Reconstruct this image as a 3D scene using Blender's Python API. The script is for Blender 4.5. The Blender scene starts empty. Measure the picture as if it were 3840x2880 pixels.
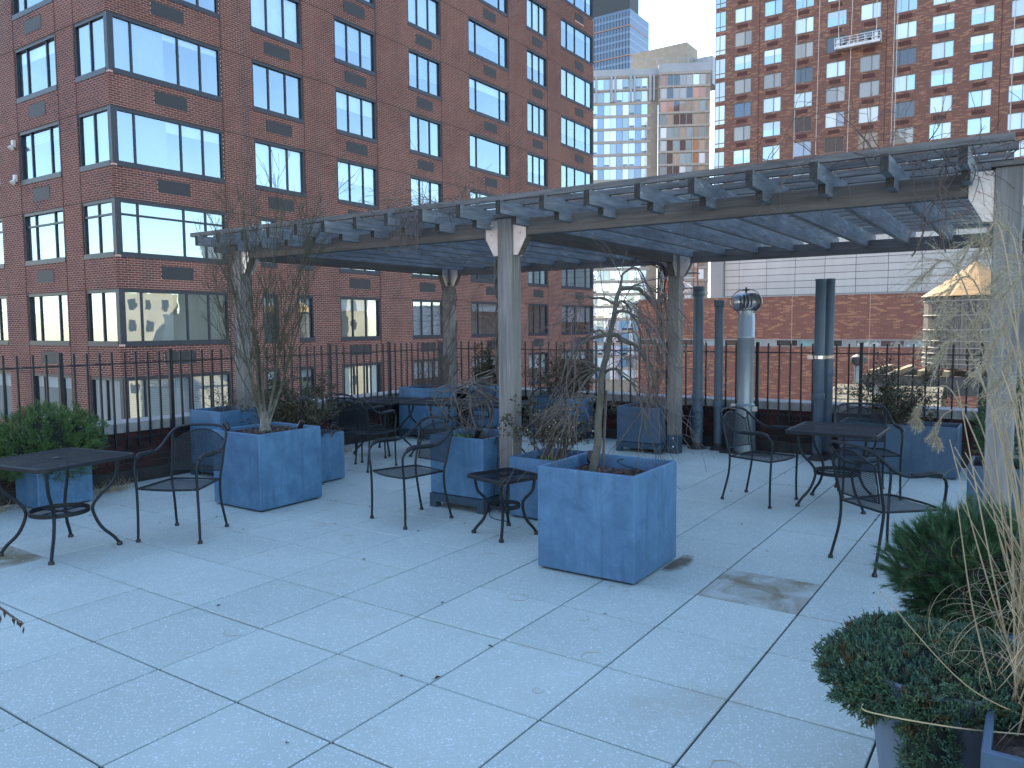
import bpy, math, random
import numpy as np
from mathutils import Vector, Matrix

R = math.radians
rng = random.Random(11)
scene = bpy.context.scene
COL = scene.collection

# ------------------------------------------------------------------ camera, sky, sun, exposure
cam_d = bpy.data.cameras.new('camera')
cam_d.sensor_fit = 'HORIZONTAL'
cam_d.sensor_width = 36.0
cam_d.lens = 36.0 * 2900.56 / 3840.0
cam_d.clip_start = 0.05
cam_d.clip_end = 3000
cam = bpy.data.objects.new('camera', cam_d)
COL.objects.link(cam)
HEAD = 0.595878                      # heading of the photograph against the paving grid
PITCH, ROLL = 0.0748866, -0.0074846
cam.matrix_world = (Matrix.Translation((2.9166, -3.2984, 1.67238)) @ Matrix.Rotation(HEAD, 4, 'Z')
                    @ Matrix.Rotation(math.pi / 2 - PITCH, 4, 'X') @ Matrix.Rotation(ROLL, 4, 'Z'))
scene.camera = cam

SUN_AZ = R(46)                       # from +Y towards -X
SUN_EL = R(42)
SUN_DIR = Vector((-math.sin(SUN_AZ) * math.cos(SUN_EL), math.cos(SUN_AZ) * math.cos(SUN_EL), math.sin(SUN_EL)))
world = bpy.data.worlds.new('World')
scene.world = world
world.use_nodes = True
wn = world.node_tree.nodes
wl = world.node_tree.links
bg = wn['Background']
sky = wn.new('ShaderNodeTexSky')
sky.sky_type = 'NISHITA'
sky.sun_disc = False
sky.sun_elevation = SUN_EL
sky.sun_rotation = -SUN_AZ
sky.altitude = 60
sky.air_density = 1.0
sky.dust_density = 0.3
sky.ozone_density = 0.5
wl.new(sky.outputs[0], bg.inputs[0])
bg.inputs[1].default_value = 0.14
sun_d = bpy.data.lights.new('sun', 'SUN')
sun_d.energy = 4.0
sun_d.angle = R(0.53)
sun_d.color = (1.0, 0.90, 0.76)
sun = bpy.data.objects.new('sun', sun_d)
COL.objects.link(sun)
sun.rotation_euler = SUN_DIR.to_track_quat('Z', 'Y').to_euler()
sun.location = (-20, 20, 60)
scene.view_settings.view_transform = 'Standard'
scene.view_settings.look = 'None'
scene.view_settings.gamma = 1.0
scene.view_settings.use_curve_mapping = False
scene.view_settings.exposure = 2.1
scene.cycles.max_bounces = 5
scene.cycles.diffuse_bounces = 3
scene.cycles.glossy_bounces = 3
scene.cycles.transparent_max_bounces = 8
scene.cycles.sample_clamp_indirect = 6
scene.cycles.debug_use_spatial_splits = True

# ------------------------------------------------------------------ helpers
ORG = {}


def cw(x, y):
    """metres right of / ahead of the photographer -> paving grid coordinates"""
    c, s = math.cos(HEAD), math.sin(HEAD)
    return ((x + .5626) * c - (y - 4.36705) * s, (x + .5626) * s + (y - 4.36705) * c)


def cw3(x, y, z):
    a, b = cw(x, y)
    return Vector((a, b, z))


class MB:
    def __init__(self):
        self.v = []
        self.f = []

    def quad(self, a, b, c, d):
        n = len(self.v)
        self.v += [tuple(a), tuple(b), tuple(c), tuple(d)]
        self.f.append((n, n + 1, n + 2, n + 3))
        return self

    def tri(self, a, b, c):
        n = len(self.v)
        self.v += [tuple(a), tuple(b), tuple(c)]
        self.f.append((n, n + 1, n + 2))
        return self

    def box(self, x0, x1, y0, y1, z0, z1):
        n = len(self.v)
        self.v += [(x0, y0, z0), (x1, y0, z0), (x1, y1, z0), (x0, y1, z0), (x0, y0, z1), (x1, y0, z1), (x1, y1, z1), (x0, y1, z1)]
        for q in ((0, 3, 2, 1), (4, 5, 6, 7), (0, 1, 5, 4), (1, 2, 6, 5), (2, 3, 7, 6), (3, 0, 4, 7)):
            self.f.append(tuple(n + k for k in q))
        return self

    def bbox(self, x0, x1, y0, y1, z0, z1, b=.004):
        """box with chamfered vertical and top edges"""
        pl = [(x0 + b, y0), (x1 - b, y0), (x1, y0 + b), (x1, y1 - b), (x1 - b, y1), (x0 + b, y1), (x0, y1 - b), (x0, y0 + b)]
        pi = [(x0 + b, y0 + b), (x1 - b, y0 + b), (x1 - b, y0 + b), (x1 - b, y1 - b), (x1 - b, y1 - b), (x0 + b, y1 - b), (x0 + b, y1 - b), (x0 + b, y0 + b)]
        n = len(self.v)
        self.v += [(x, y, z0) for x, y in pl] + [(x, y, z1 - b) for x, y in pl] + [(pi[k][0], pi[k][1], z1) for k in (0, 1, 3, 5)]
        for k in range(8):
            j = (k + 1) % 8
            self.f.append((n + k, n + j, n + 8 + j, n + 8 + k))
        t = n + 16
        self.f += [(t, t + 1, t + 2, t + 3), (n + 8, n + 9, t + 1, t), (n + 10, n + 11, t + 2, t + 1), (n + 12, n + 13, t + 3, t + 2), (n + 14, n + 15, t, t + 3),
                   (n + 9, n + 10, t + 1), (n + 11, n + 12, t + 2), (n + 13, n + 14, t + 3), (n + 15, n + 8, t)]
        self.f.append(tuple(n + k for k in range(7, -1, -1)))
        return self

    def prism(self, poly, axis, a, b):
        """extrude a 2D polygon along an axis ('x': poly is (y,z); 'y': (x,z); 'z': (x,y))"""
        n = len(self.v)
        m = len(poly)
        for t in (a, b):
            for p, q in poly:
                self.v.append({'x': (t, p, q), 'y': (p, t, q), 'z': (p, q, t)}[axis])
        self.f.append(tuple(n + k for k in range(m)))
        self.f.append(tuple(n + m + k for k in range(m - 1, -1, -1)))
        for k in range(m):
            j = (k + 1) % m
            self.f.append((n + k, n + m + k, n + m + j, n + j))
        return self

    def tube(self, pts, r, n=6, cap=True, flat=None):
        """sweep; r a number or list; flat=(w,h,upvector) gives a rectangular bar"""
        pts = [Vector(p) for p in pts]
        m = len(pts)
        rs = r if isinstance(r, (list, tuple)) else [r] * m
        base = len(self.v)
        prev = None
        for i, p in enumerate(pts):
            t = (pts[min(i + 1, m - 1)] - pts[max(i - 1, 0)])
            if t.length < 1e-9:
                t = Vector((0, 0, 1))
            t.normalize()
            if prev is None:
                up = Vector((0, 0, 1)) if abs(t.z) < .9 else Vector((1, 0, 0))
                s = t.cross(up).normalized()
            else:
                s = (prev - t * prev.dot(t))
                s = s.normalized() if s.length > 1e-6 else t.orthogonal().normalized()
            prev = s
            q = t.cross(s)
            for k in range(n):
                a = 2 * math.pi * k / n
                self.v.append(tuple(p + (s * math.cos(a) + q * math.sin(a)) * rs[i]))
        for i in range(m - 1):
            for k in range(n):
                j = (k + 1) % n
                self.f.append((base + i * n + k, base + i * n + j, base + (i + 1) * n + j, base + (i + 1) * n + k))
        if cap and n > 2:
            self.f.append(tuple(base + k for k in range(n - 1, -1, -1)))
            self.f.append(tuple(base + (m - 1) * n + k for k in range(n)))
        return self

    def bar(self, p, q, w, h, up=(0, 0, 1)):
        p, q, up = Vector(p), Vector(q), Vector(up)
        t = (q - p).normalized()
        s = t.cross(up).normalized() * w / 2
        u = s.normalized().cross(t) * h / 2
        n = len(self.v)
        for c in (p, q):
            self.v += [tuple(c - s - u), tuple(c + s - u), tuple(c + s + u), tuple(c - s + u)]
        for g in ((0, 1, 2, 3), (7, 6, 5, 4), (0, 4, 5, 1), (1, 5, 6, 2), (2, 6, 7, 3), (3, 7, 4, 0)):
            self.f.append(tuple(n + k for k in g))
        return self

    def lathe(self, prof, n=16, c=(0, 0), capb=True, capt=True, ph=0):
        base = len(self.v)
        for r, z in prof:
            for k in range(n):
                a = 2 * math.pi * (k + ph) / n
                self.v.append((c[0] + r * math.cos(a), c[1] + r * math.sin(a), z))
        for i in range(len(prof) - 1):
            for k in range(n):
                j = (k + 1) % n
                self.f.append((base + i * n + k, base + i * n + j, base + (i + 1) * n + j, base + (i + 1) * n + k))
        if capb:
            self.f.append(tuple(base + k for k in range(n - 1, -1, -1)))
        if capt:
            self.f.append(tuple(base + (len(prof) - 1) * n + k for k in range(n)))
        return self

    def ribbon(self, pts, w, side):
        side = Vector(side).normalized() * w / 2
        n = len(self.v)
        for p in pts:
            p = Vector(p)
            self.v += [tuple(p - side), tuple(p + side)]
        for i in range(len(pts) - 1):
            self.f.append((n + 2 * i, n + 2 * i + 1, n + 2 * i + 3, n + 2 * i + 2))
        return self

    def mesh(self, name, off=None):
        me = bpy.data.meshes.new(name)
        v = self.v
        if off is not None and (off[0] or off[1] or off[2]):
            ox, oy, oz = off
            v = [(a - ox, b - oy, c - oz) for a, b, c in v]
        me.from_pydata(v, [], self.f)
        me.update()
        return me

    def build(self, name, mat, parent=None, smooth=False, at=None):
        """one mesh object; vertices are given in world metres, at/parent give its origin"""
        if parent is not None:
            org = ORG.get(parent, Vector((0, 0, 0)))
        else:
            org = Vector(at) if at is not None else Vector((0, 0, 0))
        me = self.mesh(name, org)
        if mat is not None:
            me.materials.append(MAT[mat] if isinstance(mat, str) else mat)
        if smooth:
            me.polygons.foreach_set('use_smooth', [True] * len(me.polygons))
            me.set_sharp_from_angle(angle=R(38))
        return link(name, me, parent, org)


def link(name, me, parent, org):
    o = bpy.data.objects.new(name, me)
    COL.objects.link(o)
    if parent is not None:
        o.parent = parent
    else:
        o.location = org
    ORG[o] = Vector(org)
    return o


def tag(o, label=None, cat=None, group=None, kind=None):
    if label:
        o['label'] = label
    if cat:
        o['category'] = cat
    if group:
        o['group'] = group
    if kind:
        o['kind'] = kind
    return o


def thing(name, loc, label, cat, group=None, rz=0):
    o = bpy.data.objects.new(name, None)
    COL.objects.link(o)
    o.location = loc
    o.rotation_euler = (0, 0, rz)
    o.empty_display_size = .1
    ORG[o] = Vector(loc) if not rz else Vector((0, 0, 0))
    return tag(o, label, cat, group)


KIDS = {}


def copy_tree(o, parent=None):
    c = o.copy()
    COL.objects.link(c)
    if parent is not None:
        c.parent = parent
    for ch in [x for x in o.children]:
        copy_tree(ch, c)
    return c


def inst(name, me, parent, loc, rz=0, scale=None):
    """another piece sharing mesh data; loc in world metres, parent unrotated"""
    o = bpy.data.objects.new(name, me)
    COL.objects.link(o)
    o.parent = parent
    o.location = Vector(loc) - ORG.get(parent, Vector((0, 0, 0)))
    if rz:
        o.rotation_euler = (0, 0, rz)
    if scale:
        o.scale = scale
    ORG[o] = Vector(loc)
    return o


def fast_mesh(name, verts, quads, mat=None):
    """big mesh from numpy arrays of quads"""
    me = bpy.data.meshes.new(name)
    nv, nq = len(verts), len(quads)
    me.vertices.add(nv)
    me.vertices.foreach_set('co', np.asarray(verts, dtype=np.float32).ravel())
    me.loops.add(nq * 4)
    me.loops.foreach_set('vertex_index', np.asarray(quads, dtype=np.int32).ravel())
    me.polygons.add(nq)
    me.polygons.foreach_set('loop_start', np.arange(0, nq * 4, 4, dtype=np.int32))
    me.polygons.foreach_set('loop_total', np.full(nq, 4, dtype=np.int32))
    me.update(calc_edges=True)
    me.validate()
    if mat:
        me.materials.append(MAT[mat])
    return me


def fast_tris(name, tri, mat=None):
    """tri: (n,3,3) array"""
    tri = np.asarray(tri, dtype=np.float32)
    n = len(tri)
    me = bpy.data.meshes.new(name)
    me.vertices.add(n * 3)
    me.vertices.foreach_set('co', tri.ravel())
    me.loops.add(n * 3)
    me.loops.foreach_set('vertex_index', np.arange(n * 3, dtype=np.int32))
    me.polygons.add(n)
    me.polygons.foreach_set('loop_start', np.arange(0, n * 3, 3, dtype=np.int32))
    me.polygons.foreach_set('loop_total', np.full(n, 3, dtype=np.int32))
    me.update(calc_edges=True)
    if mat:
        me.materials.append(MAT[mat])
    return me


# ------------------------------------------------------------------ materials
MAT = {}


def nd(nt, typ, **kw):
    n = nt.nodes.new(typ)
    for k, v in kw.items():
        if k.startswith('i_'):
            key = k[2:]
            n.inputs[int(key) if key.isdigit() else key].default_value = v
        else:
            setattr(n, k, v)
    return n


def new_mat(name):
    m = bpy.data.materials.new(name)
    m.use_nodes = True
    MAT[name] = m
    nt = m.node_tree
    return m, nt, nt.nodes['Principled BSDF']


def mixc(nt, fac, a, b, blend='MIX'):
    n = nd(nt, 'ShaderNodeMix', data_type='RGBA', blend_type=blend)
    for idx, val in ((0, fac), (6, a), (7, b)):
        if isinstance(val, bpy.types.NodeSocket):
            nt.links.new(val, n.inputs[idx])
        elif idx == 0:
            n.inputs[0].default_value = val
        else:
            n.inputs[idx].default_value = (*val[:3], 1)
    return n.outputs[2]


def ramp(nt, fac, lo, hi, a=(0, 0, 0), b=(1, 1, 1)):
    n = nd(nt, 'ShaderNodeValToRGB')
    n.color_ramp.elements[0].position = lo
    n.color_ramp.elements[1].position = hi
    n.color_ramp.elements[0].color = (*a, 1)
    n.color_ramp.elements[1].color = (*b, 1)
    nt.links.new(fac, n.inputs[0])
    return n.outputs[0]


def noise(nt, vec, scale, detail=4, rough=.55, dist=0):
    n = nd(nt, 'ShaderNodeTexNoise', i_Scale=scale, i_Detail=detail, i_Roughness=rough, i_Distortion=dist)
    nt.links.new(vec, n.inputs['Vector'])
    return n.outputs['Fac']


def pos(nt, sx=1, sy=1, sz=1):
    g = nd(nt, 'ShaderNodeNewGeometry')
    if (sx, sy, sz) == (1, 1, 1):
        return g.outputs['Position']
    m = nd(nt, 'ShaderNodeMapping')
    m.inputs['Scale'].default_value = (sx, sy, sz)
    nt.links.new(g.outputs['Position'], m.inputs[0])
    return m.outputs[0]


def bump(nt, bs, h, strength=.2, dist=.01):
    b = nd(nt, 'ShaderNodeBump', i_Strength=strength, i_Distance=dist)
    nt.links.new(h, b.inputs['Height'])
    nt.links.new(b.outputs[0], bs.inputs['Normal'])


def simple(name, c1, c2=None, scale=6, rough=.6, metal=0, spec=.5, bmp=0, stretch=(1, 1, 1), lo=.35, hi=.65, rand=0, island=0, bdist=.004):
    m, nt, bs = new_mat(name)
    c2 = c2 or tuple(x * .8 for x in c1)
    p = pos(nt, *stretch)
    f = noise(nt, p, scale)
    col = mixc(nt, ramp(nt, f, lo, hi), c1, c2)
    if rand or island:
        if island:
            g = nd(nt, 'ShaderNodeNewGeometry')
            r = g.outputs['Random Per Island']
            amt = island
        else:
            g = nd(nt, 'ShaderNodeObjectInfo')
            r = g.outputs['Random']
            amt = rand
        mr = nd(nt, 'ShaderNodeMapRange', i_3=1 - amt, i_4=1 + amt)
        nt.links.new(r, mr.inputs[0])
        h = nd(nt, 'ShaderNodeHueSaturation')
        nt.links.new(mr.outputs[0], h.inputs['Value'])
        nt.links.new(col, h.inputs['Color'])
        col = h.outputs[0]
    nt.links.new(col, bs.inputs['Base Color'])
    bs.inputs['Roughness'].default_value = rough
    bs.inputs['Metallic'].default_value = metal
    bs.inputs['Specular IOR Level'].default_value = spec
    if bmp:
        bump(nt, bs, noise(nt, pos(nt, *stretch), scale * 3, 6), bmp, bdist)
    return m


def make_materials():
    # concrete paver: pale aggregate flecks, slab-to-slab tone, brown stains
    m, nt, bs = new_mat('paver')
    p = pos(nt)
    oi = nd(nt, 'ShaderNodeObjectInfo')
    base = mixc(nt, ramp(nt, noise(nt, p, 1.3, 5), .3, .7), (.355, .435, .395), (.425, .505, .455))
    mr = nd(nt, 'ShaderNodeMapRange', i_3=.94, i_4=1.06)
    nt.links.new(oi.outputs['Random'], mr.inputs[0])
    hv = nd(nt, 'ShaderNodeHueSaturation')
    nt.links.new(mr.outputs[0], hv.inputs['Value'])
    nt.links.new(base, hv.inputs['Color'])
    col = hv.outputs[0]
    vo = nd(nt, 'ShaderNodeTexVoronoi', i_Scale=150)
    nt.links.new(p, vo.inputs['Vector'])
    fl = ramp(nt, vo.outputs['Color'], .78, .86)
    col = mixc(nt, fl, col, (.64, .70, .71))
    col = mixc(nt, mixc(nt, .5, ramp(nt, noise(nt, p, 260, 2), .42, .62), (0, 0, 0)), col, (.27, .27, .26))
    st = ramp(nt, noise(nt, p, .9, 6, .62, .6), .60, .76)
    stm = mixc(nt, .5, st, (0, 0, 0))
    col = mixc(nt, stm, col, (.30, .27, .20))
    sp = nd(nt, 'ShaderNodeTexVoronoi', voronoi_dimensions='2D', i_Scale=2.1)
    nt.links.new(p, sp.inputs['Vector'])
    spots = ramp(nt, sp.outputs['Distance'], .01, .13, (1, 1, 1), (0, 0, 0))
    spots = mixc(nt, ramp(nt, sp.outputs['Color'], .42, .60), (0, 0, 0), spots)
    spn = ramp(nt, noise(nt, p, 30, 3), .36, .60)
    spm = mixc(nt, spn, (0, 0, 0), spots)
    col = mixc(nt, mixc(nt, .80, spm, (0, 0, 0)), col, (.29, .22, .10))
    nt.links.new(col, bs.inputs['Base Color'])
    bs.inputs['Roughness'].default_value = .82
    bump(nt, bs, noise(nt, p, 300, 4), .25, .003)
    # the one badly stained slab
    m, nt, bs = new_mat('paver_stained')
    p = pos(nt)
    c = mixc(nt, ramp(nt, noise(nt, p, 3.5, 6, .6, .8), .38, .66), (.35, .39, .36), (.17, .155, .09))
    vo = nd(nt, 'ShaderNodeTexVoronoi', i_Scale=110)
    nt.links.new(p, vo.inputs['Vector'])
    c = mixc(nt, ramp(nt, vo.outputs['Color'], .88, .94), c, (.6, .6, .58))
    nt.links.new(c, bs.inputs['Base Color'])
    bs.inputs['Roughness'].default_value = .8
    simple('joint_sand', (.028, .030, .030), (.055, .055, .048), 30, .95)
    simple('membrane', (.016, .016, .018), (.035, .033, .03), 9, .7, bmp=.4)
    simple('slab_core', (.10, .10, .10), None, 3, .9)
    # planters: blue-grey fibreglass with cloudy weathering
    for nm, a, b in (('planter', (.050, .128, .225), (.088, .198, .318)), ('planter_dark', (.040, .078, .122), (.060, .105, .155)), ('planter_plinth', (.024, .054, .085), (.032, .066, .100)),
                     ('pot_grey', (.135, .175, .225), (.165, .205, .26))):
        m, nt, bs = new_mat(nm)
        p = pos(nt)
        f = ramp(nt, noise(nt, p, 5.5, 9, .66, .5), .36, .66)
        c = mixc(nt, f, a, b)
        pd = pos(nt, 14, 14, 1.2)
        c = mixc(nt, mixc(nt, .35, ramp(nt, noise(nt, pd, 1.2, 4), .5, .75), (0, 0, 0)), c, tuple(x * .72 for x in a))
        wp = ramp(nt, noise(nt, p, 38, 3), .68, .78)
        c = mixc(nt, mixc(nt, .35, wp, (0, 0, 0)), c, tuple(min(1, x * 1.6) for x in b))
        sm = ramp(nt, noise(nt, pos(nt), 2.1, 6, .7, 1.2), .55, .72)
        c = mixc(nt, mixc(nt, .40, sm, (0, 0, 0)), c, tuple(x * .80 for x in a))
        dk = ramp(nt, noise(nt, p, 55, 2), .74, .80)
        c = mixc(nt, mixc(nt, .6, dk, (0, 0, 0)), c, tuple(x * .45 for x in a))
        nt.links.new(c, bs.inputs['Base Color'])
        bs.inputs['Roughness'].default_value = .58
        bump(nt, bs, noise(nt, p, 60, 4), .12, .002)
    simple('soil', (.030, .020, .014), (.075, .05, .035), 60, .95, bmp=.9, lo=.4, hi=.6)
    simple('mulch', (.05, .030, .020), (.13, .085, .055), 30, .95, island=.5)
    # weathered cedar / ipe
    for nm, a, b, st in (('wood_post', (.125, .118, .105), (.25, .237, .217), (26, 26, 1.3)), ('wood_beam', (.082, .074, .066), (.165, .150, .134), (1.2, 24, 24)),
                         ('wood_cross', (.080, .066, .054), (.155, .130, .106), (24, 1.2, 24)), ('wood_rafter', (.100, .104, .106), (.255, .265, .268), (30, 2.2, 20)), ('wood_slat', (.070, .068, .064), (.175, .174, .168), (2.0, 26, 26))):
        m, nt, bs = new_mat(nm)
        p = pos(nt, *st)
        c = mixc(nt, ramp(nt, noise(nt, p, 1.5, 7, .6, .3), .3, .7), a, b)
        sc = ramp(nt, noise(nt, pos(nt, st[0] * .45, st[1] * .45, st[2] * .45), 3.1, 4), .63, .72)
        c = mixc(nt, mixc(nt, .35, sc, (0, 0, 0)), c, tuple(min(1, x * 1.7) for x in b))
        stain = ramp(nt, noise(nt, pos(nt), 1.1, 4), .5, .75)
        c = mixc(nt, mixc(nt, .5, stain, (0, 0, 0)), c, tuple(x * .55 for x in a))
        nt.links.new(c, bs.inputs['Base Color'])
        bs.inputs['Roughness'].default_value = .75
        bump(nt, bs, noise(nt, p, 2.5, 6), .35, .004)
    simple('end_grain', (.022, .021, .019), (.045, .043, .038), 30, .9)
    simple('wood_base', (.035, .06, .09), (.045, .075, .11), 6, .6)
    simple('steel_plate', (.52, .50, .47), (.66, .64, .60), 9, .42, .75, lo=.3, hi=.7)
    simple('steel_bolt', (.6, .6, .6), (.7, .7, .7), 9, .25, 1)
    simple('black_metal', (.006, .007, .010), (.011, .012, .016), 18, .5, 0, bmp=.08)
    simple('furniture_metal', (.006, .010, .013), (.011, .016, .020), 25, .55, 0, spec=.35)
    simple('furniture_mesh', (.009, .014, .018), (.015, .021, .026), 25, .65, 0, spec=.25)
    simple('pipe_paint', (.052, .082, .112), (.070, .104, .138), 5, .5, lo=.3, hi=.7)
    simple('galvanised', (.20, .24, .26), (.30, .34, .37), 3, .40, .6, stretch=(1, 1, .25))
    simple('turbine_steel', (.30, .31, .32), (.45, .45, .46), 14, .30, .85)
    simple('coping', (.22, .22, .205), (.31, .305, .285), 7, .85, bmp=.3)
    simple('parapet_mortar', (.018, .021, .022), (.085, .09, .087), 7, .95, bmp=.4, lo=.42, hi=.68)
    m = simple('parapet_brick', (.052, .014, .012), (.013, .010, .010), 3.5, .85, bmp=.5, rand=.5, lo=.40, hi=.60)
    # left building
    m, nt, bs = new_mat('maroon_brick')
    g = nd(nt, 'ShaderNodeNewGeometry')
    r = g.outputs['Random Per Island']
    n2 = nd(nt, 'ShaderNodeValToRGB')
    e = n2.color_ramp.elements
    e[0].position, e[0].color = 0, (.056, .014, .0105, 1)
    e[1].position, e[1].color = 1, (.150, .034, .020, 1)
    x = n2.color_ramp.elements.new(.55)
    x.color = (.100, .024, .016, 1)
    nt.links.new(r, n2.inputs[0])
    c = mixc(nt, ramp(nt, noise(nt, pos(nt), .35, 4), .35, .7), n2.outputs[0], (.165, .050, .030))
    c2 = mixc(nt, ramp(nt, noise(nt, pos(nt, 2, 2, .25), .8, 5), .56, .78), c, (.045, .018, .015))
    nt.links.new(c2, bs.inputs['Base Color'])
    bs.inputs['Roughness'].default_value = .7
    simple('brick_mortar', (.58, .40, .33), (.44, .29, .235), 1.2, .95, lo=.4, hi=.7)
    simple('shelf_angle', (.055, .016, .015), (.035, .014, .015), 2, .8)
    # same brick as a texture, for what the picture never shows close
    m, nt, bs = new_mat('maroon_wall')
    tc = nd(nt, 'ShaderNodeNewGeometry')
    sp = nd(nt, 'ShaderNodeSeparateXYZ')
    nt.links.new(tc.outputs['Position'], sp.inputs[0])
    ad = nd(nt, 'ShaderNodeMath', operation='ADD')
    nt.links.new(sp.outputs[0], ad.inputs[0])
    nt.links.new(sp.outputs[1], ad.inputs[1])
    cb = nd(nt, 'ShaderNodeCombineXYZ')
    nt.links.new(ad.outputs[0], cb.inputs[0])
    nt.links.new(sp.outputs[2], cb.inputs[1])
    bt = nd(nt, 'ShaderNodeTexBrick', i_Scale=1)
    bt.inputs['Brick Width'].default_value = .203
    bt.inputs['Row Height'].default_value = .0678
    bt.inputs['Mortar Size'].default_value = .006
    bt.inputs['Color1'].default_value = (.062, .022, .021, 1)
    bt.inputs['Color2'].default_value = (.115, .036, .030, 1)
    bt.inputs['Mortar'].default_value = (.40, .31, .29, 1)
    nt.links.new(cb.outputs[0], bt.inputs['Vector'])
    nt.links.new(bt.outputs['Color'], bs.inputs['Base Color'])
    bs.inputs['Roughness'].default_value = .8
    simple('window_frame', (.012, .017, .026), (.020, .026, .036), 5, .45)
    simple('grille_metal', (.020, .020, .021), (.032, .031, .030), 30, .6, bmp=.5, stretch=(1, 1, 3))
    simple('blind_white', (.62, .64, .66), (.72, .74, .76), 2, .8, rand=.15)
    simple('curtain', (.50, .50, .47), (.66, .66, .62), 3, .85, stretch=(14, 14, .2), rand=.2)
    simple('room_wall', (.30, .30, .29), (.40, .40, .38), .6, .9, rand=.4)
    simple('room_ceiling', (.62, .62, .60), None, 1, .9)
    for nm, fac, tint in (('glass', .38, (.72, .90, 1.0)),):
        m, nt, bs = new_mat(nm)
        nt.nodes.remove(bs)
        out = [n for n in nt.nodes if n.type == 'OUTPUT_MATERIAL'][0]
        gl = nd(nt, 'ShaderNodeBsdfGlossy', i_Roughness=.012)
        gl.inputs['Color'].default_value = (*tint, 1)
        tr = nd(nt, 'ShaderNodeBsdfTransparent')
        tr.inputs['Color'].default_value = (.80, .86, .88, 1)
        mx = nd(nt, 'ShaderNodeMixShader', i_Fac=fac)
        # panes are never quite flat
        b = nd(nt, 'ShaderNodeBump', i_Strength=.06, i_Distance=.02)
        nt.links.new(noise(nt, pos(nt), 1.6, 2), b.inputs['Height'])
        nt.links.new(b.outputs[0], gl.inputs['Normal'])
        nt.links.new(tr.outputs[0], mx.inputs[1])
        nt.links.new(gl.outputs[0], mx.inputs[2])
        nt.links.new(mx.outputs[0], out.inputs[0])
    # far panes: room plus gloss
    for nm, c, fac, wob in (('pane_curtain', (.62, .70, .70), .15, .05), ('pane_sky_reflection', (.22, .42, .58), .30, .05), ('pane_dark', (.030, .028, .026), .08, .08), ('pane_blue', (.02, .055, .13), .10, .04), ('pane_warm', (.32, .26, .19), .10, .10),
                            ('pane_teal', (.20, .32, .33), .12, .10), ('pane_orange_reflection', (.42, .17, .07), .06, .1), ('panel_blue', (.15, .27, .44), .08, .02), ('tower_glass', (.030, .055, .095), .10, .03), ('tower_glass_light', (.07, .11, .165), .12, .03)):
        m, nt, bs = new_mat(nm)
        out = [n for n in nt.nodes if n.type == 'OUTPUT_MATERIAL'][0]
        oi = nd(nt, 'ShaderNodeObjectInfo')
        mr = nd(nt, 'ShaderNodeMapRange', i_3=.7, i_4=1.25)
        nt.links.new(oi.outputs['Random'], mr.inputs[0])
        hv = nd(nt, 'ShaderNodeHueSaturation')
        nt.links.new(mr.outputs[0], hv.inputs['Value'])
        hv.inputs['Color'].default_value = (*c, 1)
        nt.links.new(hv.outputs[0], bs.inputs['Base Color'])
        bs.inputs['Roughness'].default_value = .4
        gl = nd(nt, 'ShaderNodeBsdfGlossy', i_Roughness=.02)
        gl.inputs['Color'].default_value = (.92, .96, 1, 1)
        b = nd(nt, 'ShaderNodeBump', i_Strength=wob * 2, i_Distance=.05)
        nt.links.new(noise(nt, pos(nt), .9, 2), b.inputs['Height'])
        nt.links.new(b.outputs[0], gl.inputs['Normal'])
        mx = nd(nt, 'ShaderNodeMixShader', i_Fac=fac)
        nt.links.new(bs.outputs[0], mx.inputs[1])
        nt.links.new(gl.outputs[0], mx.inputs[2])
        nt.links.new(mx.outputs[0], out.inputs[0])
    # flashed brick of the tower and its podium: brown with runs of orange
    for nm, w, h, gain in (('flashed_brick', .46, .105, 1.0), ('podium_brick', .44, .10, 1.25)):
        m, nt, bs = new_mat(nm)
        tc = nd(nt, 'ShaderNodeNewGeometry')
        sp = nd(nt, 'ShaderNodeSeparateXYZ')
        nt.links.new(tc.outputs['Position'], sp.inputs[0])
        ad = nd(nt, 'ShaderNodeMath', operation='ADD')
        nt.links.new(sp.outputs[0], ad.inputs[0])
        nt.links.new(sp.outputs[1], ad.inputs[1])
        cb = nd(nt, 'ShaderNodeCombineXYZ')
        nt.links.new(ad.outputs[0], cb.inputs[0])
        nt.links.new(sp.outputs[2], cb.inputs[1])
        bt = nd(nt, 'ShaderNodeTexBrick', i_Scale=1)
        bt.inputs['Brick Width'].default_value = w
        bt.inputs['Row Height'].default_value = h
        bt.inputs['Mortar Size'].default_value = .006
        bt.inputs['Color1'].default_value = (0, 0, 0, 1)
        bt.inputs['Color2'].default_value = (1, 1, 1, 1)
        bt.inputs['Mortar'].default_value = (.3, .3, .3, 1)
        nt.links.new(cb.outputs[0], bt.inputs['Vector'])
        mp = nd(nt, 'ShaderNodeMapping')
        mp.inputs['Scale'].default_value = (1.3, 4.5, 1)
        nt.links.new(cb.outputs[0], mp.inputs[0])
        clus = noise(nt, mp.outputs[0], 1.3, 3)
        mul = nd(nt, 'ShaderNodeMath', operation='ADD')
        nt.links.new(bt.outputs['Color'], mul.inputs[0])
        sc2 = nd(nt, 'ShaderNodeMath', operation='MULTIPLY', i_1=.9)
        nt.links.new(clus, sc2.inputs[0])
        nt.links.new(sc2.outputs[0], mul.inputs[1])
        orange = ramp(nt, mul.outputs[0], .0, 1)
        rr = nd(nt, 'ShaderNodeMapRange', i_1=1.24, i_2=1.29)
        nt.links.new(mul.outputs[0], rr.inputs[0])
        dk = mixc(nt, bt.outputs['Color'], tuple(q * gain for q in (.150, .062, .043)), tuple(q * gain for q in (.205, .080, .052)))
        col = mixc(nt, rr.outputs[0], dk, tuple(q * gain for q in (.31, .145, .078)))
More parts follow.
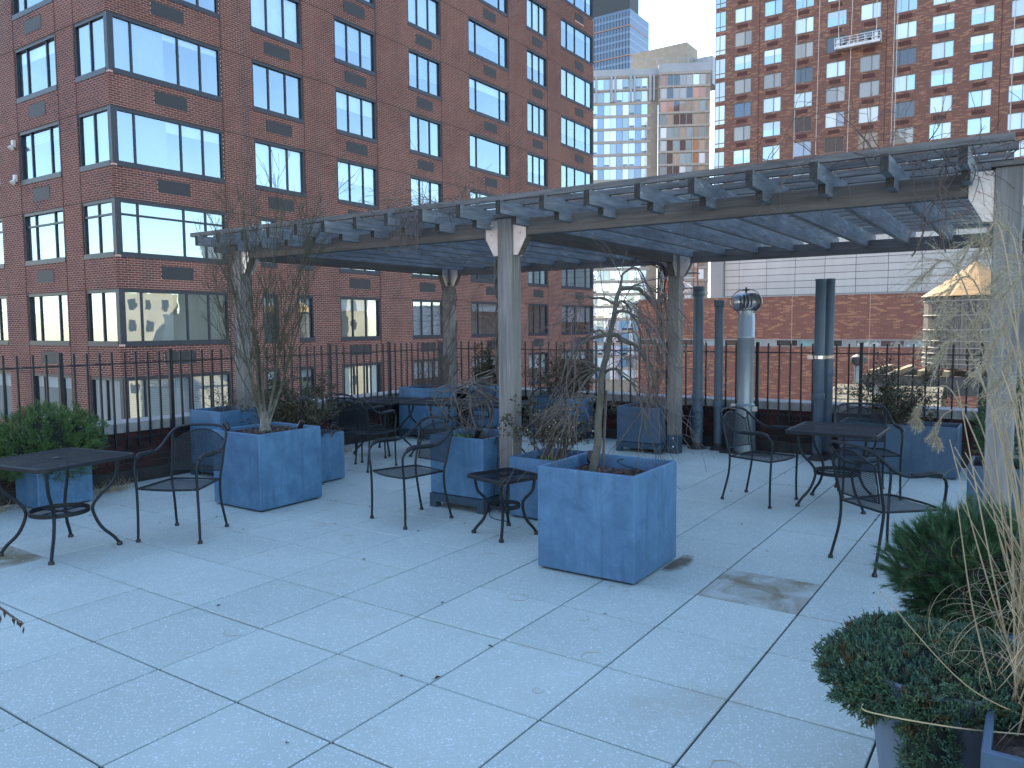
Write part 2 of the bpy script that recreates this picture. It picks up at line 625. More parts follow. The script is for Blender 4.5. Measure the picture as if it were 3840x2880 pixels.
        mo = mixc(nt, bt.outputs['Fac'], col, (.24, .16, .135))
        nt.links.new(mo, bs.inputs['Base Color'])
        bs.inputs['Roughness'].default_value = .8
    simple('tower_frame', (.16, .13, .10), (.20, .17, .13), 2, .5)
    simple('tower_panel', (.075, .026, .020), (.10, .034, .025), 3, .8)
    simple('white_cladding', (.47, .44, .40), (.54, .51, .465), .5, .6, stretch=(3, 1, .4), lo=.3, hi=.75, rand=.04)
    simple('seam_dark', (.10, .10, .11), None, 4, .8)
    simple('far_concrete', (.28, .28, .27), (.36, .36, .35), .2, .85)
    simple('far_tan_brick', (.29, .245, .19), (.35, .30, .235), 1.2, .9, lo=.3, hi=.7)
    simple('far_metal', (.31, .32, .33), (.37, .38, .39), .3, .5, 0)
    simple('far_sill', (.36, .31, .255), (.42, .365, .31), .5, .85)
    simple('tower_band', (.30, .17, .14), (.36, .22, .18), .4, .7)
    simple('tank_wood', (.20, .178, .15), (.085, .075, .065), 3, .85, stretch=(5, 5, .25), rand=.30, bmp=.4, bdist=.01)
    simple('tank_roof', (.36, .22, .09), (.30, .175, .07), 2, .8)
    simple('tank_hoop', (.33, .31, .28), (.42, .40, .36), 5, .55, .4)
    simple('timber', (.24, .19, .12), (.17, .13, .08), 3, .85, rand=.2)
    simple('dark_steel', (.030, .034, .038), (.055, .058, .06), 3, .6)
    simple('shingle', (.27, .23, .155), (.20, .165, .11), 8, .9, rand=.25)
    simple('white_paint', (.72, .71, .68), None, 3, .6)
    simple('red_paint', (.45, .07, .03), (.35, .06, .03), 3, .6)
    simple('rope', (.62, .56, .50), None, 9, .9)
    simple('cable_black', (.012, .012, .014), None, 9, .6)
    simple('asphalt', (.05, .05, .052), (.065, .065, .066), .4, .9)
    simple('roof_gravel', (.22, .21, .20), (.16, .155, .15), 2, .95)
    simple('beige_stone', (.44, .36, .25), (.54, .45, .32), .3, .9)
    simple('beige_window', (.05, .055, .06), None, 1, .3)
    # plants
    simple('bark_grey', (.17, .165, .145), (.075, .085, .060), 14, .9, bmp=.8, lo=.35, hi=.7, stretch=(1, 1, .5))
    m, nt, bs = new_mat('bark_lichen')       # pale lichen on the butt, olive bark above
    p = pos(nt)
    sx = nd(nt, 'ShaderNodeSeparateXYZ')
    nt.links.new(p, sx.inputs[0])
    mr = nd(nt, 'ShaderNodeMapRange', i_1=.72, i_2=1.0)
    nt.links.new(sx.outputs[2], mr.inputs[0])
    n1 = ramp(nt, noise(nt, p, 16, 5), .38, .66)
    nt.links.new(mixc(nt, mr.outputs[0], mixc(nt, n1, (.24, .235, .21), (.11, .11, .085)), mixc(nt, n1, (.095, .088, .055), (.055, .050, .035))), bs.inputs['Base Color'])
    bs.inputs['Roughness'].default_value = .9
    bump(nt, bs, noise(nt, p, 60, 5), .8, .004)
    simple('bark_olive', (.105, .098, .078), (.050, .052, .038), 18, .9, bmp=.8, lo=.35, hi=.7, stretch=(1, 1, .5))
    simple('twig_olive', (.085, .078, .048), (.055, .048, .034), 9, .9)
    simple('twig_brown', (.080, .060, .050), (.125, .100, .085), 9, .9)
    simple('vine_grey', (.15, .135, .115), (.075, .062, .052), 9, .9)
    simple('leaf_dark', (.030, .046, .020), (.060, .052, .026), 9, .6, island=.6)
    simple('leaf_bronze', (.060, .030, .018), (.040, .042, .018), 9, .6, island=.6)
    simple('bud_pale', (.50, .46, .36), (.38, .30, .2), 9, .8)
    simple('needle_green', (.085, .155, .040), (.042, .095, .028), 3.5, .55, island=.5)
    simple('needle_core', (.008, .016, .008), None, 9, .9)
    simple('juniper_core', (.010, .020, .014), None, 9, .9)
    simple('needle_deep', (.030, .092, .034), (.055, .125, .046), 5, .5, island=.5)
    simple('juniper_blue', (.050, .122, .080), (.080, .142, .064), 7, .6, island=.45)
    simple('juniper_tip', (.115, .062, .025), (.085, .080, .030), 9, .7, island=.4)
    simple('straw', (.27, .205, .115), (.37, .295, .18), 6, .8, island=.3)
    simple('plume', (.40, .345, .235), (.33, .28, .18), 8, .9, island=.25)
    simple('shoot_green', (.10, .24, .03), (.14, .30, .05), 9, .5)
    simple('debris_brown', (.06, .030, .018), (.035, .022, .016), 20, .9)
    simple('black_plastic', (.010, .010, .012), None, 9, .4)
    simple('bronze_lamp', (.030, .027, .024), (.045, .040, .034), 9, .45, .5)


make_materials()

# ------------------------------------------------------------------ the setting
def in_view(x, y, z, m=.08):
    d = Vector((x, y, z)) - cam.matrix_world.translation
    q = cam.matrix_world.to_3x3().inverted() @ d
    if q.z > -.3:
        return False
    fx = 2900.56
    return abs(q.x / -q.z * fx) < 1920 * (1 + m) + 60 and abs(q.y / -q.z * fx) < 1440 * (1 + m) + 60


TILE = .61
WALL_U, WALL_V = -5.2, 6.95


def build_ground():
    g = MB().box(-1500, 1500, -1500, 1500, -25.4, -25).build('street_ground', 'asphalt')
    tag(g, 'grey street level far below the terrace', 'ground', kind='structure')
    b = MB().box(-5.52, 7.5, -9, 7.27, -25, -.30).build('terrace_building', 'maroon_wall', at=(1, -1, -25))
    tag(b, 'brick building under the roof terrace', 'building', kind='structure')
    t = MB().box(-5.5, 7.5, -9, 7.25, -.298, -.012).build('terrace_floor', 'joint_sand', at=(0, 0, 0))
    tag(t, 'roof terrace paved with pale grey square slabs', 'floor', kind='structure')
    gap = .0048
    full = MB().bbox(gap, TILE - gap, gap, TILE - gap, -.045, 0, .004).mesh('paver')
    full.materials.append(MAT['paver'])
    rest = MB()
    for i in range(-9, 12):
        for k in range(-14, 12):
            x0, x1 = max(i * TILE, WALL_U + .02), min((i + 1) * TILE, 7.4)
            y0, y1 = k * TILE, min((k + 1) * TILE, WALL_V - .02)
            if x1 - x0 < .05 or y1 - y0 < .05:
                continue
            cx, cy = (x0 + x1) / 2, (y0 + y1) / 2
            dz = rng.uniform(-.0015, .0015)
            vis = any(in_view(x, y, 0, .12) for x in (x0, x1, cx) for y in (y0, y1, cy)) and cx < 5.2
            if not vis:
                rest.bbox(x0 + gap, x1 - gap, y0 + gap, y1 - gap, -.045, dz, .004)
                continue
            if x1 - x0 > .6 and y1 - y0 > .6:
                o = inst('paver', full, t, (x0, y0, dz))
                o.rotation_euler = (rng.uniform(-.0016, .0016), rng.uniform(-.0016, .0016), rng.uniform(-.0012, .0012))
            else:
                o = MB().bbox(x0 + gap, x1 - gap, y0 + gap, y1 - gap, -.045, dz, .004).build('paver', 'paver', t)
            if (i, k) in ((2, 2), (-6, -2)):
                o.material_slots[0].link = 'OBJECT'
                o.material_slots[0].material = MAT['paver_stained']
                o['label'] = 'slab stained brown with standing water marks'
    tag(rest.build('paver', 'paver', t), kind='stuff')


def parapet(name, label, axis):
    """axis 'y': the wall along the left side; 'x': the wall along the back"""
    H0, HB = .15, .556
    root = thing(name, (-5.35, 1, 0) if axis == 'y' else (1, 7.1, 0), label, 'wall', 'parapet walls round the terrace')
    lo, hi = (-6.5, 7.25) if axis == 'y' else (-5.2, 7.4)

    def bx(mb, s0, s1, d0, d1, z0, z1, b=None):
        """s along the wall, d distance outwards from the inner face"""
        if axis == 'y':
            a = (WALL_U - d1, WALL_U - d0, s0, s1, z0, z1)
        else:
            a = (s0, s1, WALL_V + d0, WALL_V + d1, z0, z1)
        return mb.bbox(*a, b) if b else mb.box(*a)
    bx(MB(), lo, hi, .009, .30, -.3, HB - .001).build('wall_core', 'parapet_mortar', root)
    fl = MB()
    s = lo
    while s < hi:
        e = min(s + rng.uniform(1.1, 1.5), hi)
        bx(fl, s + .002, e - .002, -.018 - rng.uniform(0, .006), .006, -.005, H0 - .004 + rng.uniform(-.008, .003))
        s = e
    fl.build('membrane_flashing', 'membrane', root)
    s, k = lo, 0
    while s < hi - .05:
        e = min(s + 1.22, hi)
        o = bx(MB(), s + .004, e - .004, -.032, .335, HB + .004, HB + .108 + rng.uniform(-.002, .002), .006)
        o.build('coping_stone', 'coping', root)
        bx(MB(), e - .0038, e + .0038, -.028, .33, HB + .006, HB + .106).build('joint_sealant', 'white_paint' if k % 2 else 'parapet_mortar', root)
        s = e
        k += 1
    BL, BH, J = .196, .058, .0095
    meshes = {}
    for c in range(6):
        z = H0 + .003 + c * (BH + J)
        s = lo + (-.1 if c % 2 else 0)
        while s < hi:
            a, e = max(s, lo), min(s + BL, hi)
            s += BL + J
            if e - a < .03:
                continue
            mid = (a + e) / 2
            px, py = (WALL_U, mid) if axis == 'y' else (mid, WALL_V)
            if not in_view(px, py, z, .1):
                continue
            key = round(e - a, 2)
            if key not in meshes:
                mb = MB()
                L = e - a
                if axis == 'y':
                    mb.bbox(-.06, .0, -L / 2, L / 2, 0, BH, .003)
                else:
                    mb.bbox(-L / 2, L / 2, 0, .06, 0, BH, .003)
                meshes[key] = mb.mesh('brick')
                meshes[key].materials.append(MAT['parapet_brick'])
            w = rng.uniform(-.003, .003)
            inst('brick', meshes[key], root, (px + (w if axis == 'y' else 0), py + (0 if axis == 'y' else w), z))
    return root


def fence(name, label, axis, posts):
    root = thing(name, (-5.13, 1, 0) if axis == 'y' else (1, 6.88, 0), label, 'fence', 'black fences on the parapets')
    d = WALL_U + .075 if axis == 'y' else WALL_V - .075
    lo, hi = posts[0], posts[-1]

    def P(s, z):
        return (d, s, z) if axis == 'y' else (s, d, z)
    for z, h in ((1.305, .016), (.50, .016)):
        mb = MB()
        if axis == 'y':
            mb.box(d - .006, d + .006, lo, hi, z - h / 2, z + h / 2)
        else:
            mb.box(lo, hi, d - .006, d + .006, z - h / 2, z + h / 2)
        mb.build('rail', 'black_metal', root)
    pk = MB().box(-.0095, .0095, -.0095, .0095, .40, 1.425).mesh('picket')
    po = MB().box(-.02, .02, -.02, .02, .30, 1.44).box(-.05, -.0165, -.012, .012, .44, .47).mesh('post')
    for me in (pk, po):
        me.materials.append(MAT['black_metal'])
    for a, b in zip(posts[:-1], posts[1:]):
        inst('post', po, root, P(a, 0))
        n = 9
        for k in range(1, n):
            o = inst('picket', pk, root, P(a + (b - a) * k / n, 0))
            o.rotation_euler = (rng.uniform(-.006, .006), rng.uniform(-.006, .006), 0)
    inst('post', po, root, P(posts[-1], 0))
    return root


def build_pergola():
    root = thing('pergola', (-1, 4.3, 0), 'weathered grey timber pergola with slatted roof over the tables', 'pergola')
    US, VS, W = (-4.78, -1.04, 2.67), (2.32, 6.13), .15
    ZB, ZT = 2.455, 2.60
    pm = MB().bbox(0, W, 0, W, .245, 2.612, .006).mesh('post')
    pm.materials.append(MAT['wood_post'])
    sm = MB().bbox(-.006, W + .006, -.006, W + .006, 0, .25, .012).mesh('post_shoe')
    sm.materials.append(MAT['wood_base'])
    cm = MB().box(-.022, W + .022, -.022, W + .022, 2.614, 2.642).mesh('post_cap')
    cm.materials.append(MAT['wood_beam'])
    bolt = MB().lathe([(.014, 0), (.014, .004), (.009, .004), (.008, .012), (.003, .014)], 8).mesh('bolt')
    bolt.materials.append(MAT['steel_bolt'])
    bolt.transform(Matrix.Rotation(math.pi / 2, 4, 'X'))

    def boltat(par, x, y, z, rz=0):
        inst('bolt', bolt, par, (x, y, z), rz)
    for u in US:
        for v in VS:
            p = inst('post', pm, root, (u, v, 0))
            s = inst('post_shoe', sm, root, (u, v, 0))
            for z in (.09, .20):
                boltat(s, u + .09, v - .006, z)
            inst('post_cap', cm, root, (u, v, 0))
    c = W / 2
    for v in VS:
        for a, b in zip(US[:-1], US[1:]):
            MB().bbox(a + W + .001, b - .001, v + .03, v + W - .03, ZB, ZT - .002, .004).build('beam', 'wood_beam', root)
            for s0, d in ((a + W + .001, 1), (b - .001, -1)):
                w = MB().prism([(s0, 2.295), (s0 + d * .05, 2.295), (s0 + d * .134, 2.44), (s0 + d * .134, ZB - .002), (s0, ZB - .002)], 'y', v + .034, v + W - .034)
                blk = w.build('knee_block', 'wood_cross', root)
                for y0, y1, yb in ((v + .022, v + .0285, v + .022),):
                    pl = MB().prism([(s0, 2.29), (s0 + d * .052, 2.29), (s0 + d * .136, 2.44), (s0 + d * .136, 2.598), (s0, 2.598)], 'y', y0, y1).build('bracket_plate', 'steel_plate', root)
                    for zz in (2.475, 2.56):
                        boltat(pl, s0 + d * .075, yb, zz)
    for u in US:
        a, b = VS
        MB().bbox(u + .03, u + W - .03, a + W + .001, b - .001, ZB + .002, ZT - .004, .004).build('cross_beam', 'wood_cross', root)
        for s0, d in ((a + W + .001, 1), (b - .001, -1)):
            MB().prism([(s0, 2.295), (s0 + d * .05, 2.295), (s0 + d * .134, 2.44), (s0 + d * .134, ZB), (s0, ZB)], 'x', u + .034, u + W - .034).build('knee_block', 'wood_cross', root)
            pl = MB().prism([(s0, 2.29), (s0 + d * .052, 2.29), (s0 + d * .136, 2.44), (s0 + d * .136, 2.596), (s0, 2.596)], 'x', u + W - .0285, u + W - .022).build('bracket_plate', 'steel_plate', root)
            for zz in (2.475, 2.56):
                boltat(pl, u + W - .022, s0 + d * .075, zz, math.pi / 2)
    # rafters with a stepped tail
    prof = [(1.90, 2.583), (2.13, 2.583), (2.13, 2.522), (6.39, 2.522), (6.39, 2.583), (6.62, 2.583), (6.62, 2.690), (1.90, 2.690)]
    rm = MB().prism(prof, 'x', -.024, .024).mesh('rafter')
    rm.materials.append(MAT['wood_rafter'])
    rm.materials.append(MAT['end_grain'])
    for pg in rm.polygons:
        if abs(pg.normal.y) > .9:
            pg.material_index = 1
    for k in range(19):
        u = 2.525 - .4075 * k
        inst('rafter', rm, root, (u + rng.uniform(-.004, .004), rng.uniform(-.012, .012), rng.uniform(-.002, .003)))
    xm = MB().box(-5.0, 2.77, -.022, .022, 2.6935, 2.738).mesh('slat')
    xm.materials.append(MAT['wood_slat'])
    for k in range(16):
        o = inst('slat', xm, root, (rng.uniform(-.02, .03), 1.97 + .30 * k + rng.uniform(-.01, .01), 0))
        o.rotation_euler = (0, 0, rng.uniform(-.0015, .0015))


# ------------------------------------------------------------------ the maroon brick block on the left
LB_U, LB_V, LB_END = -18.93, 8.86, 37.58
FLOOR, WIN_H = 2.575, 1.60
BR_L, BR_H, BR_J = .193, .0565, .0113


def bricks_arrays(segs, axis, plane, out, C=None):
    """segs: list of (z, s0, s1); returns verts, quads of bricks standing `out` proud of the plane"""
    arr = np.array(segs, dtype=np.float64)
    n = len(arr)
    z, a, b = arr[:, 0], arr[:, 1], arr[:, 2]
    z1 = z + BR_H
    if axis == 'y':      # face looks to +X, runs along Y
        f, bk = np.full(n, plane + out), np.full(n, plane - .02)
        V = np.stack([np.stack([f, a, z], 1), np.stack([f, b, z], 1), np.stack([f, b, z1], 1), np.stack([f, a, z1], 1),
                      np.stack([bk, a, z], 1), np.stack([bk, b, z], 1), np.stack([bk, b, z1], 1), np.stack([bk, a, z1], 1)], 1)
    else:                # face looks to -Y, runs along X
        f, bk = np.full(n, plane - out), np.full(n, plane + .02)
        V = np.stack([np.stack([a, f, z], 1), np.stack([b, f, z], 1), np.stack([b, f, z1], 1), np.stack([a, f, z1], 1),
                      np.stack([a, bk, z], 1), np.stack([b, bk, z], 1), np.stack([b, bk, z1], 1), np.stack([a, bk, z1], 1)], 1)
    Q = np.array([(0, 1, 2, 3), (0, 4, 5, 1), (1, 5, 6, 2), (2, 6, 7, 3), (3, 7, 4, 0)])
    quads = (np.arange(n)[:, None, None] * 8 + Q[None]).reshape(-1, 4)
    return V.reshape(-1, 3), quads


def wall_segs(lo, hi, z0, z1, holes, shift):
    """running-bond bricks on [lo,hi]x[z0,z1] with rectangular holes (s0,s1,za,zb)"""
    segs = []
    c = 0
    z = z0
    pitch = BR_L + BR_J
    while z + BR_H <= z1:
        cuts = sorted((h[0], h[1]) for h in holes if h[2] < z + BR_H and h[3] > z + .004)
        free, x = [], lo
        for a, b in cuts:
            if a > x:
                free.append((x, a))
            x = max(x, b)
        if x < hi:
            free.append((x, hi))
        off = (c % 2) * pitch / 2 + shift
        for a, b in free:
            k = math.floor((a - lo - off) / pitch)
            s = lo + off + k * pitch
            while s < b:
                p, q = max(s, a), min(s + BR_L, b)
                if q - p > .03:
                    segs.append((z, p, q))
                s += pitch
        z += BR_H + BR_J
        c += 1
    return segs


def window_unit(par, axis, plane, s0, s1, z0, z1, cuts, rec=.09, blind=None, transom=None, fr=.058, glass='glass', sill=True):
    """a framed window: part 'window' (frame) > pane, blind, interior. axis 'y' looks to +X, 'x' looks to -Y"""
    def B(mb, a, b, d0, d1, za, zb):
        # d measured inwards from the face plane
        if axis == 'y':
            mb.box(plane - d1, plane - d0, a, b, za, zb)
        else:
            mb.box(a, b, plane + d0, plane + d1, za, zb)
        return mb

    def Pt(s, d, z):
        return (plane - d, s, z) if axis == 'y' else (s, plane + d, z)
    f = MB()
    B(f, s0, s1, .012, rec + .05, z1 - fr * 1.6, z1 - .001)
    B(f, s0, s1, -.016, rec + .05, z0 + .001, z0 + fr * 1.5)
    B(f, s0 - .004, s1 + .004, -.0165, -.0005, z0 - .066, z0 + .03)
    B(f, s0 + .001, s0 + fr, .014, rec + .05, z0 + fr * 1.5, z1 - fr * 1.6)
    B(f, s1 - fr, s1 - .001, .014, rec + .05, z0 + fr * 1.5, z1 - fr * 1.6)
    edges = [s0 + fr] + [s0 + (s1 - s0) * c for c in cuts] + [s1 - fr]
    za, zb = z0 + fr * 1.5, z1 - fr * 1.6
    for m in edges[1:-1]:
        B(f, m - .024, m + .024, rec - .03, rec + .04, za, zb)
    if transom:
        zt = zb - transom
        B(f, s0 + fr, s1 - fr, rec - .028, rec + .038, zt - .028, zt + .028)
    w = f.build('window', 'window_frame', par)
    # inner sash lines
    for a, b in zip(edges[:-1], edges[1:]):
        a2, b2 = a + .02, b - .02
        mb = MB()
        d = rec + .012
        q = [Pt(a2, d, za), Pt(b2, d, za), Pt(b2, d, zb), Pt(a2, d, zb)]
        mb.quad(*q)
        mb.build('pane', glass, w)
    # the room behind
    dep = 1.7
    rm = MB()
    a, b, ya, yb = s0 + .002, s1 - .002, rec + .06, rec + dep
    rm.quad(Pt(a, yb, z0 - .3), Pt(b, yb, z0 - .3), Pt(b, yb, z1 + .15), Pt(a, yb, z1 + .15))
    rm.quad(Pt(a, ya, z0 - .3), Pt(a, yb, z0 - .3), Pt(a, yb, z1 + .15), Pt(a, ya, z1 + .15))
    rm.quad(Pt(b, ya, z0 - .3), Pt(b, yb, z0 - .3), Pt(b, yb, z1 + .15), Pt(b, ya, z1 + .15))
    rm.quad(Pt(a, ya, z0 - .3), Pt(b, ya, z0 - .3), Pt(b, yb, z0 - .3), Pt(a, yb, z0 - .3))
    rm.build('room_wall', 'room_wall', w)
    MB().quad(Pt(a, ya, z1 + .14), Pt(b, ya, z1 + .14), Pt(b, yb, z1 + .14), Pt(a, yb, z1 + .14)).build('room_ceiling', 'room_ceiling', w)
    if blind:
        kind, frac = blind
        h = (zb - za) * frac
        mb = MB()
        if kind == 'slat':
            n = max(2, int(h / .055))
            for k in range(n):
                z = zb - h * (k + .5) / n
                mb.quad(Pt(a + fr, rec + .075, z - .024), Pt(b - fr, rec + .075, z - .024), Pt(b - fr, rec + .105, z + .020), Pt(a + fr, rec + .105, z + .020))
            mb.build('blind', 'blind_white', w)
        elif kind == 'roll':
            mb.quad(Pt(a + fr, rec + .09, zb - h), Pt(b - fr, rec + .09, zb - h), Pt(b - fr, rec + .09, zb), Pt(a + fr, rec + .09, zb))
            mb.build('blind', 'blind_white', w)
        else:
            n = 26
            for side in (0, 1):
                L = (b - a) * frac * .5
                x0 = a + .03 if side == 0 else b - .03 - L
                for k in range(n):
                    t0, t1 = x0 + L * k / n, x0 + L * (k + 1) / n
                    d0, d1 = rec + .10 + .03 * (k % 2), rec + .10 + .03 * ((k + 1) % 2)
                    mb.quad(Pt(t0, d0, z0), Pt(t1, d1, z0), Pt(t1, d1, z1), Pt(t0, d0, z1))
            mb.build('curtain', 'curtain', w)
    return w


def rnd_blind(r):
    x = r.random()
    if x < .50:
        return ('roll', r.choice([.25, .3, .4, .5, .5, 1.0]))
    if x < .70:
        return ('slat', r.choice([.25, .6, 1.0]))
    if x < .92:
        return ('drape', r.choice([.4, .7, 1.0]))
    return None


def build_left_block():
    r = random.Random(5)
    root = thing('apartment_building', (LB_U - 8, 22, -25), 'dark maroon brick apartment block with black corner windows on the left', 'building')
    ZTOP, ZLOW = 36.5, -25
    tops = [10.55 + FLOOR * k for k in range(-5, 6)]          # window heads that can show
    cols = [(8.86, 12.50, (.165, .585, .80)), (13.70, 15.85, (.333, .667)), (17.40, 19.54, (.333, .667)), (21.49, 23.58, (.32, .66)), (25.59, 28.80, (.2, .8)), (30.47, 32.41, (.34, .67)), (33.86, 37.56, (.2, .45, .8))]
    lcols = [(-20.72, -18.95, (.5,)), (-24.40, -21.84, (.26, .74)), (-28.1, -25.9, (.33, .67))]
    grR = [(10.2, 11.25), (14.22, 15.3), (17.9, 19.0), (21.95, 22.98), (26.75, 27.75), (31.0, 31.95), (35.4, 36.4)]
    grL = [None, (-23.65, -22.6), None]
    holesR, holesL = [], []
    for t in tops:
        for ci, (a, b, cuts) in enumerate(cols):
            if ci == 1 and t < 6:
                holesR += [(13.85, 14.50, t - WIN_H, t), (15.40, 16.10, t - WIN_H, t)]
            else:
                holesR.append((a if ci else LB_V - .3, b if ci < 6 else LB_END + .3, t - WIN_H, t))
            g = grR[ci]
            if not (ci == 1 and t < 6):
                holesR.append((g[0], g[1], t - WIN_H - .66, t - WIN_H - .25))
        for ci, (a, b, cuts) in enumerate(lcols):
            holesL.append((a, b if ci else LB_U + .3, t - WIN_H, t))
            if grL[ci]:
                holesL.append((grL[ci][0], grL[ci][1], t - WIN_H - .66, t - WIN_H - .25))
    zlo, zhi = tops[0] - WIN_H - 1.0, tops[-1] + .97
    # backing walls in mortar colour, cut around the windows
    wall = MB()
    TH = .28

    def slab(axis, lo, hi, cuts, z0, z1):
        x = lo
        for a, b in sorted(cuts) + [(hi, hi)]:
            if a > x + .001:
                if axis == 'y':
                    wall.box(LB_U - TH, LB_U, x, a, z0, z1)
                else:
                    wall.box(x, a, LB_V, LB_V + TH, z0, z1)
            x = max(x, b)
    zprev = zlo
    for t in tops:
        zs, zt = t - WIN_H, t
        slab('y', LB_V, LB_END, [], zprev, zs)
        slab('y', LB_V, LB_END, [(h[0], h[1]) for h in holesR if abs(h[3] - t) < .01], zs, zt)
        slab('x', -34, LB_U - TH, [], zprev, zs)
        slab('x', -34, LB_U - TH, [(h[0], h[1]) for h in holesL if abs(h[3] - t) < .01], zs, zt)
        zprev = zt
    slab('y', LB_V, LB_END, [], zprev, zhi)
    slab('x', -34, LB_U - TH, [], zprev, zhi)
    wall.build('wall', 'brick_mortar', root)
    # the far sides, the part below and the storeys above the picture
    ob = MB()
    ob.box(-34, LB_U, LB_V, LB_END, zhi + .002, ZTOP)
    ob.box(-34, LB_U, LB_V, LB_END, ZLOW, zlo - .002)
    ob.box(-34.3, -34.0, LB_V, LB_END, zlo, zhi)
    ob.box(-34, LB_U - TH - .002, LB_END - .3, LB_END - .002, zlo, zhi)
    ob.box(-33.9, LB_U - 4, LB_V + 4, LB_END - 2, zlo, zhi)
    ob.build('outer_wall', 'maroon_wall', root)
    # bricks: a dark course on a steel angle at every window head
    segs = wall_segs(LB_V, LB_END, zlo, zhi, holesR, 0)
    segl = wall_segs(-34, LB_U, zlo, zhi, holesL, .05)
    C = cam.matrix_world.translation

    def near(axis, s):
        z, a, b = s
        m = (a + b) / 2
        p = Vector((LB_U, m, z)) if axis == 'y' else Vector((m, LB_V, z))
        return (p - C).length

    def seen(axis, s):
        z, a, b = s
        m = (a + b) / 2
        return in_view(LB_U if axis == 'y' else m, m if axis == 'y' else LB_V, z, .03)
    segs = [s for s in segs if seen('y', s)]
    segl = [s for s in segl if seen('x', s)]
    full = [s for s in segs if s[2] - s[1] > BR_L - .001 and 9.1 < s[1] < 13.5 and s[0] > 1.8]
    full.sort(key=lambda s: near('y', s))
    single = full[:290]
    ss = set(single)
    segs = [s for s in segs if s not in ss]
    for axis, sg, pl in (('y', segs, LB_U), ('x', segl, LB_V)):
        v, q = bricks_arrays(sg, axis, pl, .0035)
        v = v - np.array(ORG[root])
        o = link('brick', fast_mesh('bricks', v, q, 'maroon_brick'), root, ORG[root])
        o['kind'] = 'stuff'
    bm = MB().box(-.02, .0035, 0, BR_L, 0, BR_H).mesh('brick')
    bm.materials.append(MAT['maroon_brick_single'])
    for z, a, b in single:
        inst('brick', bm, root, (LB_U, a, z))
    sh = MB()
    for t in tops:
        sh.box(LB_U - .01, LB_U + .013, LB_V - .012, LB_END, t + .004, t + .034)
        sh.box(-34, LB_U + .012, LB_V - .013, LB_V + .01, t + .005, t + .033)
    # vertical movement joints beside the window bays
    for a, b, _ in cols[:6]:
        for s in (b + .02,):
            sh.box(LB_U - .01, LB_U + .0105, s, s + .018, zlo, zhi)
    for s in (-20.75, -24.45, -21.80):
        sh.box(s, s + .018, LB_V - .0105, LB_V + .01, zlo, zhi)
    sh.build('shelf_angle', 'shelf_angle', root)
    for t in tops:
        for ci, (a, b, cuts) in enumerate(cols):
            wt = t
            if not any(in_view(LB_U, y, z, .02) for y in (a, (a + b) / 2, b) for z in (t, t - .8, t - WIN_H)):
                continue
            low = t < 4
            gl = 'glass'
            tr = .34 if (abs(t - 5.4) < .2 and ci == 0) else None
            if ci == 1 and t < 6:
                for p, q in ((13.85, 14.50), (15.40, 16.10)):
                    window_unit(root, 'y', LB_U, p, q, t - WIN_H, t, (), blind=('roll', r.choice([.2, .3, .5])), transom=None, glass=gl)
                continue
            bl = rnd_blind(r)
            if ci == 0:
                bl = {2: ('roll', .22), 1: ('slat', 1.0), 0: None, 3: ('roll', .12), 4: ('roll', .3)}.get(int(round((t - 2.83) / FLOOR)), bl)
            window_unit(root, 'y', LB_U, a + (.13 if ci == 0 else 0), b - (.13 if ci == 6 else 0), t - WIN_H, t, cuts, blind=bl, transom=tr, glass=gl, rec=.09 if 0 < ci < 6 else .06)
            g = grR[ci]
            zz = t - WIN_H
            MB().box(LB_U - .03, LB_U + .012, g[0], g[1], zz - .655, zz - .255).build('vent_grille', 'grille_metal', root)
        for ci, (a, b, cuts) in enumerate(lcols):
            if not any(in_view(x, LB_V, z, .05) for x in (a, (a + b) / 2, b) for z in (t, t - .8, t - WIN_H)):
                continue
            window_unit(root, 'x', LB_V, a, b - (.12 if ci == 0 else 0), t - WIN_H, t, cuts, blind=rnd_blind(r) if ci else ('drape', .6), transom=.34 if abs(t - 5.4) < .2 else None, rec=.09 if ci else .06)
            if grL[ci]:
                zz = t - WIN_H
                MB().box(grL[ci][0], grL[ci][1], LB_V - .012, LB_V + .03, zz - .655, zz - .255).build('vent_grille', 'grille_metal', root)
        if in_view(LB_U, LB_V, t - .8, .05):
            MB().box(LB_U - .14, LB_U + .005, LB_V - .005, LB_V + .14, t - WIN_H, t).build('corner_post', 'window_frame', root)
        MB().box(LB_U - .14, LB_U + .005, LB_END - .14, LB_END + .005, t - WIN_H, t).build('corner_post', 'window_frame', root)
    # small security lamps on the left face
    for z in (7.55, 6.45):
        MB().box(-24.75, -24.62, LB_V - .10, LB_V - .012, z, z + .22).prism([(LB_V - .22, z - .02), (LB_V - .10, z - .10), (LB_V - .10, z + .08)], 'x', -24.77, -24.60).build('wall_lamp', 'white_paint', root)


m = MAT['maroon_brick'].copy()
m.name = 'maroon_brick_single'
MAT['maroon_brick_single'] = m
for n in list(m.node_tree.nodes):
    if n.type == 'NEW_GEOMETRY':
        for l in list(m.node_tree.links):
            if l.from_node == n and l.from_socket.name == 'Random Per Island':
                oi = m.node_tree.nodes.new('ShaderNodeObjectInfo')
                m.node_tree.links.new(oi.outputs['Random'], l.to_socket)
                break


